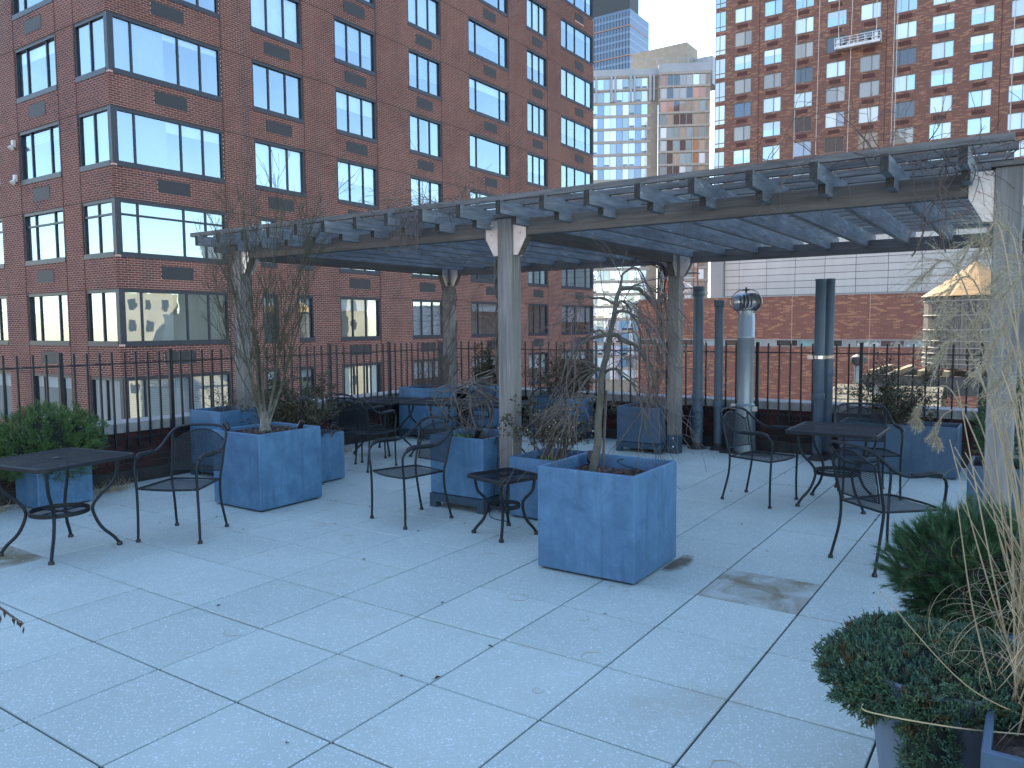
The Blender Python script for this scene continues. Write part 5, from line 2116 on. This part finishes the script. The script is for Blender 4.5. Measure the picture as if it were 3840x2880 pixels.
def leafy_bush(name, label, c, rad, stems, leafn, size, mats, seed, cat='shrub', twig='twig_brown', buds=0, depth=2, z0=None, leafj=.05):
    r = random.Random(seed)
    base = Vector(c)
    t = thing(name, base, label, cat)
    mb = MB()
    tips = []
    for k in range(stems):
        a = 2 * math.pi * r.random()
        lean = r.uniform(.1, 1)
        d = Vector((math.cos(a) * lean * rad[0], math.sin(a) * lean * rad[1], rad[2] * r.uniform(.7, 1.05)))
        p = base + Vector((math.cos(a) * rad[0] * .15, math.sin(a) * rad[1] * .15, -.01))
        grow(mb, r, p, d, d.length * r.uniform(.55, .8), .006, depth, .3, .02, (2, 4), .55, .7, .06, tips, .0014, 4)
    mb.build('stems', twig, t, smooth=True)
    h = len(tips)
    for i, m in enumerate(mats):
        arr = []
        add_leaves(arr, r, tips[i::len(mats)], size, leafn, leafj)
        tri_obj('leaves', arr, m, t, 'stuff')
    if buds:
        b = MB()
        for p, d, _ in r.sample(tips, min(buds, h)):
            q = p + rv(r) * .02
            s = r.uniform(.005, .010)
            b.lathe([(.001, q.z - s), (s, q.z), (.001, q.z + s)], 5, (q.x, q.y))
        b.build('buds', 'bud_pale', t)
    return t


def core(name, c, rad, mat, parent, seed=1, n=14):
    """dark lumpy solid added inside a bush, to stop light showing through"""
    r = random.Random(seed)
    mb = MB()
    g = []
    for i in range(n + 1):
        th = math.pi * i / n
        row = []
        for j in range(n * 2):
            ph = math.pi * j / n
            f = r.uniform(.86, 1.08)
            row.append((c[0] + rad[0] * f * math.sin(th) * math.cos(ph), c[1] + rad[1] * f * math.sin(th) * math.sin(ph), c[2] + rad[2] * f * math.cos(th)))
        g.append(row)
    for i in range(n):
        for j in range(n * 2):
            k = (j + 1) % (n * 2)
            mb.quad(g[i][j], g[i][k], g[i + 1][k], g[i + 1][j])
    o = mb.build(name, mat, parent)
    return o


def tufts(rs, P, D, per, jit):
    """each point becomes a small tuft of sprigs"""
    n = len(P)
    P2 = np.repeat(P, per, 0) + rs.normal(size=(n * per, 3)) * jit
    D2 = np.repeat(D, per, 0) + rs.normal(size=(n * per, 3)) * .38
    D2 /= np.linalg.norm(D2, axis=1, keepdims=True)
    return P2, D2


def conifers():
    rs = np.random.RandomState(4)
    r = random.Random(2)
    # feathery green bush behind the left table
    c = np.array((-4.88, .27, .57))
    t = thing('green_bush', (c[0], c[1], .40), 'feathery bright green dwarf conifer behind the left table', 'shrub')
    P, D = mound(rs, 820, c, (.44, .50, .36), .26, 34, -.75, (.74, 1.0))
    D = D + np.array((0, 0, .45))
    D /= np.linalg.norm(D, axis=1, keepdims=True)
    P, D = tufts(rs, P, D, 8, .018)
    np_obj('foliage', needle_tris(rs, P, D, 17, .021, .0042, .85, .020), 'needle_green', t, 'stuff')
    core('dark_filler', c, (.30, .35, .25), 'needle_core', t)
    mb = MB()
    for _ in range(16):
        grow(mb, r, (c[0], c[1], .40), rv(r) + Vector((0, 0, .8)), .34, .012, 1, .25, .0)
    mb.build('stems', 'twig_brown', t)
    # mounded pine on the right
    x, y = cw(2.14, 3.50)
    c = np.array((x, y, .505))
    t = thing('mounded_pine', (x, y, .36), 'dark green long-needled mounded pine on the right in front of the chair', 'shrub')
    P, D = mound(rs, 1150, c, (.355, .355, .285), .30, 34, -.9, (.70, 1.0))
    D = D + np.array((0, 0, .40)) + rs.normal(size=D.shape) * .22
    D /= np.linalg.norm(D, axis=1, keepdims=True)
    np_obj('needles', needle_tris(rs, P, D, 84, .052, .0021, .66, .036), 'needle_deep', t, 'stuff')
    core('dark_filler', c, (.265, .265, .215), 'needle_core', t, 2)
    mb = MB()
    for k in range(0, len(P), 2):
        mb.tube([P[k] - D[k] * .10, P[k] + D[k] * .035], [.004, .003], 4)
    mb.build('stems', 'twig_olive', t)
    # creeping blue juniper spilling from the round pot
    x, y = cw(1.46, 2.55)
    t = thing('trailing_juniper', (x, y, .44), 'blue-green creeping juniper spilling over the round grey pot', 'shrub')
    ax = np.array((math.cos(HEAD), math.sin(HEAD), 0))
    ay = np.array((-math.sin(HEAD), math.cos(HEAD), 0))
    c1 = np.array((x, y, .465)) + ay * .06 - ax * .0
    P1, D1 = mound(rs, 1500, c1, (.335, .335, .115), .28, 60, -.30, (.86, 1.0))
    c2 = np.array((x, y, .32)) - ay * .20 - ax * .155
    P2, D2 = mound(rs, 260, c2, (.085, .085, .21), .3, 20, -1, (.7, 1.0))
    c3 = np.array((x, y, .43)) - ax * .25
    P3, D3 = mound(rs, 260, c3, (.12, .14, .085), .4, 16, -1, (.6, 1.0))
    P = np.concatenate([P1, P2, P3])
    D = np.concatenate([D1, D2, D3])
    D = D * .8 + np.array((0, 0, .35)) + rs.normal(size=D.shape) * .18
    D /= np.linalg.norm(D, axis=1, keepdims=True)
    tip0 = rs.uniform(size=len(P)) < .09
    P, D = tufts(rs, P, D, 8, .0075)
    tip = np.repeat(tip0, 8)
    K = 13
    T = needle_tris(rs, P, D, K, .0095, .0042, .75, .013)
    msk = np.repeat(tip, K)
    np_obj('foliage', T[~msk], 'juniper_blue', t, 'stuff')
    np_obj('brown_tips', T[msk], 'juniper_tip', t, 'stuff')
    core('dark_filler', c1, (.285, .285, .085), 'juniper_core', t, 3)
    core('dark_filler', c2, (.065, .065, .18), 'juniper_core', t, 4, 8)
    core('dark_filler', c3, (.08, .10, .06), 'juniper_core', t, 5, 8)
    # dark conifer behind the near post
    x, y = 2.78, 3.98
    t = thing('dark_conifer', (x, y, .5), 'dark green upright conifer half hidden by the near post', 'shrub')
    P, D = mound(rs, 1500, (x, y, .86), (.25, .25, .42), .25, 30, -.9, (.5, 1.0))
    D = D + np.array((0, 0, .6))
    D /= np.linalg.norm(D, axis=1, keepdims=True)
    np_obj('foliage', needle_tris(rs, P, D, 22, .03, .0045, .7, .03), 'needle_deep', t, 'stuff')
    MB().tube([(x, y, .48), (x, y, 1.1)], [.02, .008], 6).build('trunk', 'twig_brown', t)
    # tip of a conifer at the left edge
    x, y = cw(-4.75, 5.7)
    t = thing('leaning_conifer', (x, y, 0), 'conifer out of frame whose branch tip shows at the left edge', 'tree')
    ax_ = Vector(ax)
    tip = cw3(-3.66, 5.55, 2.86)
    bb = MB()
    tr = MB().tube([(x, y, 0), (x, y, 1.4), (x + .02, y, 3.3)], [.05, .04, .012], 7)
    PP, DD = [], []
    rr = random.Random(6)
    for k in range(9):
        z = 1.5 + .2 * k
        e = tip if k == 5 else Vector((x, y, z)) + Vector(ax) * rr.uniform(-.8, .30) + Vector(ay) * rr.uniform(-.6, .6) + Vector((0, 0, .25))
        pts = spline([(x, y, z), (Vector((x, y, z)) * .5 + e * .5) + Vector((0, 0, -.05)), e], 6)
        bb.tube(pts, .006, 4)
        for q in pts[3:]:
            for _ in range(4):
                PP.append(np.array(q))
                d = (pts[-1] - pts[0]).normalized() + rv(rr) * .5
                DD.append(np.array(d.normalized()))
    tr.build('trunk', 'bark_grey', t)
    bb.build('branch', 'twig_brown', t)
    np_obj('needles', needle_tris(rs, np.array(PP), np.array(DD), 26, .06, .0035, .6, .04), 'needle_green', t, 'stuff')


def dry_grass():
    rs = np.random.RandomState(12)
    r = random.Random(12)
    bx, by = cw(1.62, 2.28)
    t = thing('tall_dry_grass', (bx, by, .44), 'tall straw-coloured ornamental grass with feathery plumes at the right edge', 'grass')
    ax = Vector((math.cos(HEAD), math.sin(HEAD), 0))
    ay = Vector((-math.sin(HEAD), math.cos(HEAD), 0))
    B = Vector((bx, by, .44))

    def Q(x, y, z):      # metres right of / beyond the photographer
        return cw3(x, y, z)
    stems = MB()
    hairs = []

    def plume(pts, n, L, fall):
        """slender drooping side branches, each set with silky hairs"""
        m = len(pts)
        for i in range(n):
            f = (i + r.random()) / n
            k = min(m - 2, int(f * (m - 1)))
            p = pts[k].lerp(pts[k + 1], f * (m - 1) - k)
            d = (pts[k + 1] - pts[k]).normalized()
            pv = (d + rv(r) * .38).normalized()
            ln = L * r.uniform(.6, 1.15) * (1 - .4 * f)
            segs = 7
            w = pv.cross(rv(r)).normalized() * .0006
            for j in range(segs):
                pv = (pv + rv(r) * .20 - ax * fall * .45 + Vector((0, 0, -fall))).normalized()
                q1 = p + pv * ln / segs
                hairs.append((p - w, p + w, q1))
                for _ in range(5):
                    hd = (pv + rv(r) * .8).normalized()
                    hw = hd.cross(rv(r)).normalized() * .00055
                    b0 = p.lerp(q1, r.random())
                    hairs.append((b0 - hw, b0 + hw, b0 + hd * r.uniform(.008, .018)))
                p = q1
    # (top x, top y, top z) of each culm; the plume is its upper part
    tops = [(1.47, 2.45, 1.78), (1.42, 2.40, 1.68), (1.52, 2.5, 1.90), (1.58, 2.52, 1.96), (1.40, 2.38, 1.60), (1.54, 2.42, 1.74), (1.64, 2.55, 1.94), (1.48, 2.3, 1.62), (1.62, 2.40, 1.80), (1.46, 2.55, 1.84), (1.56, 2.36, 1.55), (1.68, 2.48, 1.70), (1.60, 2.3, 1.5), (1.72, 2.6, 1.86)]
    for i, (x, y, z) in enumerate(tops):
        b = B + Vector((r.uniform(-.08, .08), r.uniform(-.08, .08), 0))
        e = Q(x, y, z)
        mid = b.lerp(e, .55) + ax * .05 + Vector((0, 0, .05))
        tip = e - ax * r.uniform(.06, .13) - Vector((0, 0, r.uniform(.0, .08)))
        pts = spline([b, mid, e, tip], 8)
        n = len(pts)
        stems.tube(pts, [.0036 * (1 - .65 * k / n) for k in range(n)], 5, cap=False)
        plume(pts[int(n * .66):], 44, .15, .07)
    # one culm arching low to the left, its plume curling under
    for (x, y, z, dx, dz) in ((1.46, 2.62, 1.42, -.07, -.05), (1.52, 2.6, 1.36, -.08, -.05)):
        b = B + Vector((-.03, .04, 0))
        pts = spline([b, Q(1.60, 2.45, .98), Q(x + .05, y, z + .0), Q(x + dx * .6, y, z + .01), Q(x + dx * 1.1, y, z + dz), Q(x + dx, y, z + dz * 1.6)], 7)
        n = len(pts)
        stems.tube(pts, [.003 * (1 - .6 * k / n) for k in range(n)], 5, cap=False)
        plume(pts[int(n * .66):], 30, .075, .16)
    for _ in range(48):
        b = B + Vector((r.uniform(-.12, .12), r.uniform(-.12, .12), 0))
        e = Q(1.52 + r.uniform(-.10, .34), 2.4 + r.uniform(-.2, .25), r.uniform(1.0, 1.55))
        pts = spline([b, b.lerp(e, .5) + ax * r.uniform(-.03, .08), e], 6)
        stems.tube(pts, [.0031 * (1 - .6 * k / len(pts)) for k in range(len(pts))], 4, cap=False)
    stems.build('culms', 'straw', t, smooth=True)
    tri_obj('plumes', hairs, 'plume', t, 'stuff')
    # curled dead blades
    bl = MB()

    def curl(p, d, up, L, turns, r0, w=.0034, grow_=1.0):
        n = 34
        pts = []
        q = Vector(p)
        ang = 0
        d, up = Vector(d).normalized(), Vector(up)
        up = (up - d * up.dot(d)).normalized()
        for k in range(n):
            pts.append(q.copy())
            f = k / n
            ang += turns * 2 * math.pi / n * (f ** 1.6) * 2.6
            q = q + (d * math.cos(ang) + up * math.sin(ang)) * L / n
        side = d.cross(up)
        m = len(bl.v)
        for k, p_ in enumerate(pts):
            ww = w * (1 - .75 * k / n) / 2
            bl.v += [tuple(p_ - side * ww + up * ww * .4), tuple(p_ + side * ww)]
        for k in range(n - 1):
            bl.f.append((m + 2 * k, m + 2 * k + 1, m + 2 * k + 3, m + 2 * k + 2))
    for _ in range(150):
        b = B + Vector((r.uniform(-.14, .14), r.uniform(-.14, .14), r.uniform(0, .5)))
        d = -ax * r.uniform(-.2, 1.0) + ay * r.uniform(-.8, .5) + Vector((0, 0, r.uniform(-.15, .75)))
        up = Vector((0, 0, r.choice([-1, -1, 1]))) + rv(r) * .5
        curl(b, d, up, r.uniform(.3, .62), r.uniform(.35, 1.1), .1, r.uniform(.002, .0036))
    # two long straws lying out over the juniper
    for a, bq, c in ((Q(1.60, 2.25, .46), Q(1.34, 2.22, .60), Q(1.10, 2.22, .86)), (Q(1.60, 2.2, .45), Q(1.30, 2.18, .49), Q(1.03, 2.16, .55))):
        pts = spline([a, bq, c, c + Vector((-.02, 0, .02)), c + Vector((-.03, 0, -.02))], 7)
        m = len(bl.v)
        for p_ in pts:
            bl.v += [tuple(p_ - Vector((0, 0, .0022))), tuple(p_ + Vector((0, 0, .0022)))]
        for k in range(len(pts) - 1):
            bl.f.append((m + 2 * k, m + 2 * k + 1, m + 2 * k + 3, m + 2 * k + 2))
    o = bl.build('curled_blades', 'straw', t)
    o['kind'] = 'stuff'


def wiggle(r, pts, amp, n=5):
    out = []
    for p in spline(pts, n):
        out.append(p + rv(r) * r.uniform(0, amp))
    return spline(out[::2] + ([out[-1]] if len(out) % 2 == 0 else []), 3)


def vines():
    r = random.Random(31)
    # wisteria from the plinthed planter up the central post
    t = thing('climbing_vine', (-1.35, 2.48, .6), 'grey twisted leafless vine climbing the central post from its planter', 'vine')
    mb = MB()
    for k in range(9):
        x0, y0 = -1.35 + r.uniform(-.15, .15), 2.48 + r.uniform(-.14, .14)
        loop = [(x0, y0, .58), (x0 + r.uniform(-.2, .2), y0 + r.uniform(-.2, .1), .95), (x0 + r.uniform(-.2, .15), y0 + r.uniform(-.15, .1), 1.12 + r.uniform(-.1, .1)), (-1.16, 2.52, 1.0 + r.uniform(-.1, .3))]
        up = []
        ph = r.uniform(0, 6)
        for q in range(9):
            z = 1.3 + q * .15
            up.append((-1.15 + .035 * math.cos(ph + q * 1.1), 2.50 + .035 * math.sin(ph + q * 1.1), z))
        mb.tube(wiggle(r, loop + up, .012), r.uniform(.004, .0095), 5, cap=False)
    for k in range(14):
        x0, y0 = -1.35 + r.uniform(-.2, .15), 2.45 + r.uniform(-.16, .16)
        pts = [(x0, y0, .6), (x0 + r.uniform(-.35, .1), y0 + r.uniform(-.3, .2), .85 + r.uniform(0, .2)), (x0 + r.uniform(-.4, .2), y0 + r.uniform(-.3, .2), 1.0 + r.uniform(-.1, .25)), (x0 + r.uniform(-.5, .3), y0 + r.uniform(-.3, .2), .8 + r.uniform(-.1, .3))]
        mb.tube(wiggle(r, pts, .012), r.uniform(.002, .006), 4, cap=False)
    for k in range(10):
        z = r.uniform(1.3, 2.4)
        grow(mb, r, (-1.15, 2.5, z), Vector((r.uniform(-1, .2), r.uniform(-.6, .4), r.uniform(-.2, .5))), r.uniform(.3, .7), .0035, 1, .5, -.02, (1, 3), .6, .7, .06)
    mb.build('stems', 'vine_grey', t, smooth=True)
    # its tangle on top of the slats
    t2 = thing('vine_tangle', (-1.6, 2.2, 2.7), 'tangle of bare vine twigs on the pergola roof left of the central post', 'vine')
    mb = MB()
    for k in range(70):
        p = (-1.7 + r.gauss(0, .33), 2.15 + r.gauss(0, .22), 2.72 + r.uniform(-.02, .06))
        grow(mb, r, p, rv(r) + Vector((0, 0, .55)), r.uniform(.18, .5), .0035, 1, .75, -.03, (1, 3), .6, .9, .05)
    for k in range(12):
        x = -1.75 + r.gauss(0, .12)
        z = r.uniform(2.3, 2.45)
        pts = [(x, 1.95, 2.72), (x + .05, 1.9, 2.6), (x + r.uniform(-.06, .1), 1.9, z), (x + r.uniform(-.1, .12), 1.92, z + .06), (x + .1, 1.95, 2.65)]
        mb.tube(wiggle(r, pts, .01), r.uniform(.003, .005), 4, cap=False)
    tag(mb.build('twigs', 'twig_brown', t2, smooth=True), kind='stuff')
    t3 = thing('vine_tangle', (2.2, 2.4, 2.7), 'dark vine twigs arching over the right end of the pergola roof', 'vine')
    mb = MB()
    for k in range(34):
        p = (2.3 + r.gauss(0, .35), 2.2 + r.gauss(0, .25), 2.70 + r.uniform(-.02, .05))
        grow(mb, r, p, rv(r) + Vector((0, 0, .35)), r.uniform(.25, .7), .004, 1, .55, -.035, (1, 3), .6, .9, .06)
    for k in range(6):
        x = 2.42 + r.gauss(0, .07)
        pts = [(x, 2.22, 2.74), (x + r.uniform(-.1, .1), 2.18, 2.55), (x + r.uniform(-.12, .1), 2.2, 2.35), (x + r.uniform(-.2, .1), 2.24, 2.05 + r.uniform(0, .25))]
        mb.tube(wiggle(r, pts, .02), r.uniform(.003, .008), 5, cap=False)
    for k in range(12):
        p = (1.3 + r.gauss(0, .5), 2.1 + r.gauss(0, .2), 2.74)
        grow(mb, r, p, rv(r) + Vector((0, 0, .1)), r.uniform(.3, .6), .003, 1, .5, -.03, (1, 2), .6, .9, .06)
    tag(mb.build('twigs', 'twig_brown', t3, smooth=True), kind='stuff')
    # back right post
    t4 = thing('climbing_vine', (-1.2, 6.1, .55), 'brown bare vine draping the back post beside the slate planter', 'vine')
    mb = MB()
    for k in range(13):
        ph = r.uniform(0, 6)
        sp = r.uniform(.3, 1.2)
        x0 = -1.10 + r.gauss(0, .03)
        pts = [(-1.35 + r.gauss(0, .16), 6.2 + r.gauss(0, .1), .5), (x0 - r.uniform(0, .2), 6.1, .85)]
        for q in range(7):
            pts.append((x0 + .03 * math.cos(ph + sp * q), 6.10 + .04 * math.sin(ph + sp * q), 1.05 + q * .225))
        pts.append((x0 - r.uniform(0, .3), 6.1, 2.5))
        mb.tube(wiggle(r, pts, .02), r.uniform(.003, .007), 4, cap=False)
    for k in range(30):
        z = r.uniform(.65, 2.3)
        grow(mb, r, (-1.12, 6.08, z), Vector((r.uniform(-1, .25), r.uniform(-.8, .2), r.uniform(-.9, .1))), r.uniform(.2, .5), .0022, 1, .5, -.07, (1, 3), .6, .9, .06)
    for k in range(44):
        grow(mb, r, (-1.37 + r.gauss(0, .2), 6.2 + r.gauss(0, .14), .56), rv(r) + Vector((0, 0, .55)), r.uniform(.2, .5), .003, 1, .5, -.04, (1, 3), .6, .9, .06)
    mb.build('stems', 'twig_brown', t4, smooth=True)
    # back left post
    t5 = thing('climbing_vine', (-4.75, 5.7, .7), 'dry brown vine heap on the corner planter round the far left post', 'vine')
    mb = MB()
    for k in range(100):
        h = r.random()
        grow(mb, r, (-4.72 + r.gauss(0, .17), 5.72 + r.gauss(0, .15), .70 + .45 * h * h), rv(r) + Vector((.1, .05, .5)), r.uniform(.2, .55), .0032, 1, .6, -.05, (1, 3), .6, .9, .06)
    for k in range(14):
        ph = r.uniform(0, 6)
        pts = [(-4.75 + r.gauss(0, .1), 5.75, .7)]
        for q in range(8):
            pts.append((-4.70 + .11 * math.cos(ph + q), 6.2 + .11 * math.sin(ph + q), .95 + q * .2))
        mb.tube(wiggle(r, pts, .02), r.uniform(.003, .006), 4, cap=False)
    for k in range(40):
        z = r.uniform(.9, 2.4)
        grow(mb, r, (-4.7, 6.15, z), Vector((r.uniform(-1, 1), r.uniform(-.8, .2), r.uniform(-.5, .4))), r.uniform(.25, .7), .0028, 1, .5, -.05, (1, 3), .6, .9, .06)
    mb.build('stems', 'twig_brown', t5, smooth=True)


def shrubs():
    leafy_bush('rose_bush', 'sprawling rose bush with small bronze leaves and pale hips behind the side table', (-.58, 2.52, .50), (.55, .48, .62), 26, 5, .026, ['leaf_dark', 'leaf_bronze'], 3, buds=90)
    leafy_bush('evergreen_shrub', 'dense dark evergreen shrub behind the bare tree', (-3.75, 2.35, .46), (.55, .50, .62), 46, 9, .022, ['leaf_dark', 'leaf_dark', 'leaf_bronze'], 5)
    leafy_bush('evergreen_shrub', 'dark leafy shrub between the far left post and the central post', (-4.1, 6.55, .70), (.42, .34, .62), 30, 8, .026, ['leaf_dark', 'leaf_bronze'], 7)
    leafy_bush('evergreen_shrub', 'dark leafy shrub against the back fence right of the central post', (-2.85, 6.55, .56), (.60, .36, .66), 34, 7, .026, ['leaf_dark', 'leaf_bronze'], 9)
    leafy_bush('evergreen_shrub', 'airy dark shrub in the long slate planter on the right', (1.60, 6.30, .50), (.60, .34, .62), 40, 7, .024, ['leaf_dark', 'leaf_dark', 'leaf_bronze'], 11)
    leafy_bush('dry_shrub', 'thin bare shrub in the planter against the left parapet', (-4.78, 2.18, .68), (.34, .34, .36), 16, 1, .014, ['leaf_bronze'], 13)


def details():
    r = random.Random(77)
    # mushroom path lamp
    x, y = -3.62, 2.32
    t = thing('path_lamp', (x, y, .45), 'bronze mushroom path lamp standing in the shrub planter', 'lamp')
    MB().lathe([(.008, .42), (.008, .86)], 8, (x, y)).build('stem', 'bronze_lamp', t, smooth=True)
    MB().lathe([(.014, .83), (.020, .87), (.022, .905), (.020, .91)], 10, (x, y)).build('socket', 'bronze_lamp', t, smooth=True)
    MB().lathe([(.082, .905), (.080, .909), (.035, .935), (.012, .945), (.008, .965), (.002, .968)], 18, (x, y)).build('lamp_hat', 'bronze_lamp', t, smooth=True)
    # little spotlights
    for x, y, z, az, lab in ((-3.40, 1.22, .70, 200, 'black spotlight at the left rim of the left cube planter'), (-2.92, 1.66, .70, 20, 'black spotlight at the right rim of the left cube planter'), (-1.28, 2.30, .66, 0, 'black cylinder spotlight among the shoots in the plinthed planter'), (.22, 1.70, .66, 120, 'black spotlight in the back corner of the big cube planter')):
        t = thing('spotlight', (x, y, z - .05), lab, 'spotlight', 'black spotlights in planters')
        d = Vector((math.cos(R(az)), math.sin(R(az)), 2.2)).normalized()
        p = Vector((x, y, z))
        MB().tube([p, p + d * .012, p + d * .085, p + d * .09], [.018, .025, .027, .022], 12).build('head', 'black_plastic', t, smooth=True)
        MB().tube([p + Vector((0, 0, -.07)), p + Vector((0, 0, .01))], .007, 6).build('spike', 'black_plastic', t)
    # bulb shoots
    for cx, cy, z, n, lab in ((-1.50, 2.36, .60, 26, 'fresh green bulb shoots in the plinthed planter'), (-.62, 2.48, .465, 22, 'fresh green bulb shoots in the rose planter')):
        t = thing('bulb_shoots', (cx, cy, z), lab, 'plant', 'fresh green shoots')
        mb = MB()
        for _ in range(n):
            p = Vector((cx + r.gauss(0, .045), cy + r.gauss(0, .04), z))
            d = (Vector((r.gauss(0, .35), r.gauss(0, .35), 1))).normalized()
            L = r.uniform(.05, .095)
            s = d.cross(rv(r)).normalized() * .008
            m_ = p + d * L * .55
            mb.quad(p - s * .6, p + s * .6, m_ + s, m_ - s)
            mb.tri(m_ - s, m_ + s, p + d * L + rv(r) * .008)
        mb.build('blades', 'shoot_green', t)
    # cables over the planter sides
    for pts, lab in (([(-1.107, 2.36, .60), (-1.100, 2.37, .675), (-1.094, 2.38, .60), (-1.098, 2.36, .35), (-1.094, 2.30, .12), (-1.0, 2.12, .008), (-.75, 2.05, .008)], 'thin black cable hanging down the plinthed planter nearest its front edge'),
                     ([(-1.12, 2.55, .62), (-1.10, 2.555, .676), (-1.092, 2.56, .60), (-1.094, 2.66, .42), (-1.092, 2.62, .1), (-1.05, 2.5, .008)], 'thin black cable hanging down the plinthed planter nearest the post'),
                     ([(-3.38, 2.16, .50), (-3.365, 2.165, .537), (-3.355, 2.17, .48), (-3.352, 2.22, .2), (-3.35, 2.27, .03), (-3.30, 2.30, .008)], 'thin black cable hanging down the planter behind the bare tree'),
                     ([(.50, 1.82, .64), (.46, 1.835, .69), (.40, 1.78, .68), (.52, 1.7, .66), (.70, 1.66, .645), (.78, 1.6, .63)], 'black irrigation tube lying in the big cube planter')):
        tag(MB().tube(spline(pts, 5), .0042, 6).build('cable', 'cable_black', at=pts[0], smooth=True), lab, 'cable', 'cables')
    # fallen leaves and curled straw on the paving
    leaf = MB()
    leaf.quad((-.020, 0, .002), (-.004, -.009, .006), (.018, 0, .003), (-.002, .010, .009)).tri((.018, 0, .003), (.004, -.007, .012), (-.004, .004, .010)).tri((-.02, 0, .002), (-.03, .004, .006), (-.018, .003, .003))
    lm = leaf.mesh('fallen_leaf')
    lm.materials.append(MAT['debris_brown'])
    spots = []
    for _ in range(60):
        x, y = r.uniform(-4.6, 3.2), r.uniform(-1.5, 6.2)
        if r.random() < .6:      # they gather in the joints
            if r.random() < .5:
                x = round(x / TILE) * TILE + r.uniform(-.01, .01)
            else:
                y = round(y / TILE) * TILE + r.uniform(-.01, .01)
        spots.append((x, y))
    for x, y in spots:
        if not in_view(x, y, 0, -.02):
            continue
        o = bpy.data.objects.new('fallen_leaf', lm)
        COL.objects.link(o)
        o.location = (x, y, .002)
        o.rotation_euler = (r.uniform(-.3, .3), r.uniform(-.3, .3), r.uniform(0, 6.3))
        s = r.uniform(.5, 1.0)
        o.scale = (s, s, s)
        tag(o, 'small dry brown leaf fallen on the pale paving', 'leaf', 'fallen leaves on the paving')
    for k in range(16):
        x, y = r.uniform(-3.2, 2.4), r.uniform(-1.2, 2.0)
        if not in_view(x, y, 0, -.03):
            continue
        rad = r.uniform(.02, .07)
        a0 = r.uniform(0, 6)
        sweep = r.uniform(2, 6.5)
        pts = [(x + rad * math.cos(a0 + sweep * q / 18) * (1 + .3 * q / 18), y + rad * math.sin(a0 + sweep * q / 18), .0025 + .002 * math.sin(q)) for q in range(19)]
        tag(MB().tube(pts, .0011, 4).build('straw_curl', 'straw', at=(x, y, 0)), 'thin curled straw blown onto the paving', 'straw', 'straws on the paving')
    # dry tufts at the foot of the left parapet
    for i, (x, y, n, lab) in enumerate(((-4.92, .86, 170, 'dry straw tuft at the parapet foot right of the low planter'), (-4.95, -.25, 130, 'dry straw tuft at the parapet foot under the left table'), (-4.75, 3.9, 120, 'heap of dead straw under the far chairs'))):
        t = thing('dry_tuft', (x, y, 0), lab, 'dry grass', 'dry tufts by the left parapet')
        mb = MB()
        for _ in range(n):
            p = Vector((x + r.gauss(0, .06), y + r.gauss(0, .12), .003))
            d = Vector((r.gauss(.2, .7), r.gauss(0, .9), abs(r.gauss(.5, .4)))).normalized()
            L = r.uniform(.08, .24)
            s = d.cross(rv(r)).normalized() * .0016
            m1 = p + d * L * .5 + Vector((0, 0, .02))
            e = p + d * L + Vector((0, 0, -.03))
            e.z = max(e.z, .004)
            mb.quad(p - s, p + s, m1 + s, m1 - s)
            mb.tri(m1 - s, m1 + s, e)
        mb.build('straws', 'straw', t)
    # wet stain beside the big cube planter
    pts = []
    for k in range(26):
        a = 2 * math.pi * k / 26
        pts.append((max(.846, .90 + .24 * math.cos(a)), 1.76 + .36 * math.sin(a), .0042))
    st = MB()
    st.v = pts
    st.f = [tuple(range(26))]
    tag(st.build('water_stain', 'wet_stain', at=(.93, 1.7, 0)), 'dark damp patch on the paving beside the big cube planter', 'stain')
    # dry sprig leaning in at the left edge
    x, y = cw(-2.5, 3.0)
    t = thing('dry_sprig', (x, y, 0), 'withered sprig with hanging brown leaves at the left edge', 'plant')
    tip = cw3(-1.86, 2.86, .56)
    pts = spline([(x, y, 0), Vector((x, y, .5)), cw3(-2.1, 2.9, .66), tip], 6)
    mb = MB().tube(pts, [.005] * (len(pts) - 1) + [.002], 5)
    mb.build('stem', 'twig_brown', t)
    lf = MB()
    for k in range(9):
        q = pts[-1 - k // 2] + rv(r) * .015
        e = q + Vector((r.uniform(-.012, .012), r.uniform(-.012, .012), -r.uniform(.025, .045)))
        s = Vector((r.uniform(-1, 1), r.uniform(-1, 1), 0)).normalized() * .007
        m_ = q.lerp(e, .5)
        lf.tri(q, m_ - s, e).tri(q, e, m_ + s)
    lf.build('leaves', 'debris_brown', t)


m, nt, bs = new_mat('wet_stain')
geo = pos(nt)
vm = nd(nt, 'ShaderNodeVectorMath', operation='DISTANCE')
nt.links.new(pos(nt, 2.0, 1, 1), vm.inputs[0])
vm.inputs[1].default_value = (1.70, 1.76, .004)
nz = noise(nt, geo, 9, 6, .65)
ad = nd(nt, 'ShaderNodeMath', operation='MULTIPLY_ADD', i_1=.30)
nt.links.new(nz, ad.inputs[0])
nt.links.new(vm.outputs['Value'], ad.inputs[2])
al = ramp(nt, ad.outputs[0], .27, .40, (.80, .80, .80), (0, 0, 0))
nt.links.new(al, bs.inputs['Alpha'])
nt.links.new(mixc(nt, nz, (.05, .045, .032), (.13, .11, .07)), bs.inputs['Base Color'])
bs.inputs['Roughness'].default_value = .5
bare_tree()
weeping_tree()
conifers()
dry_grass()
vines()
shrubs()
details()
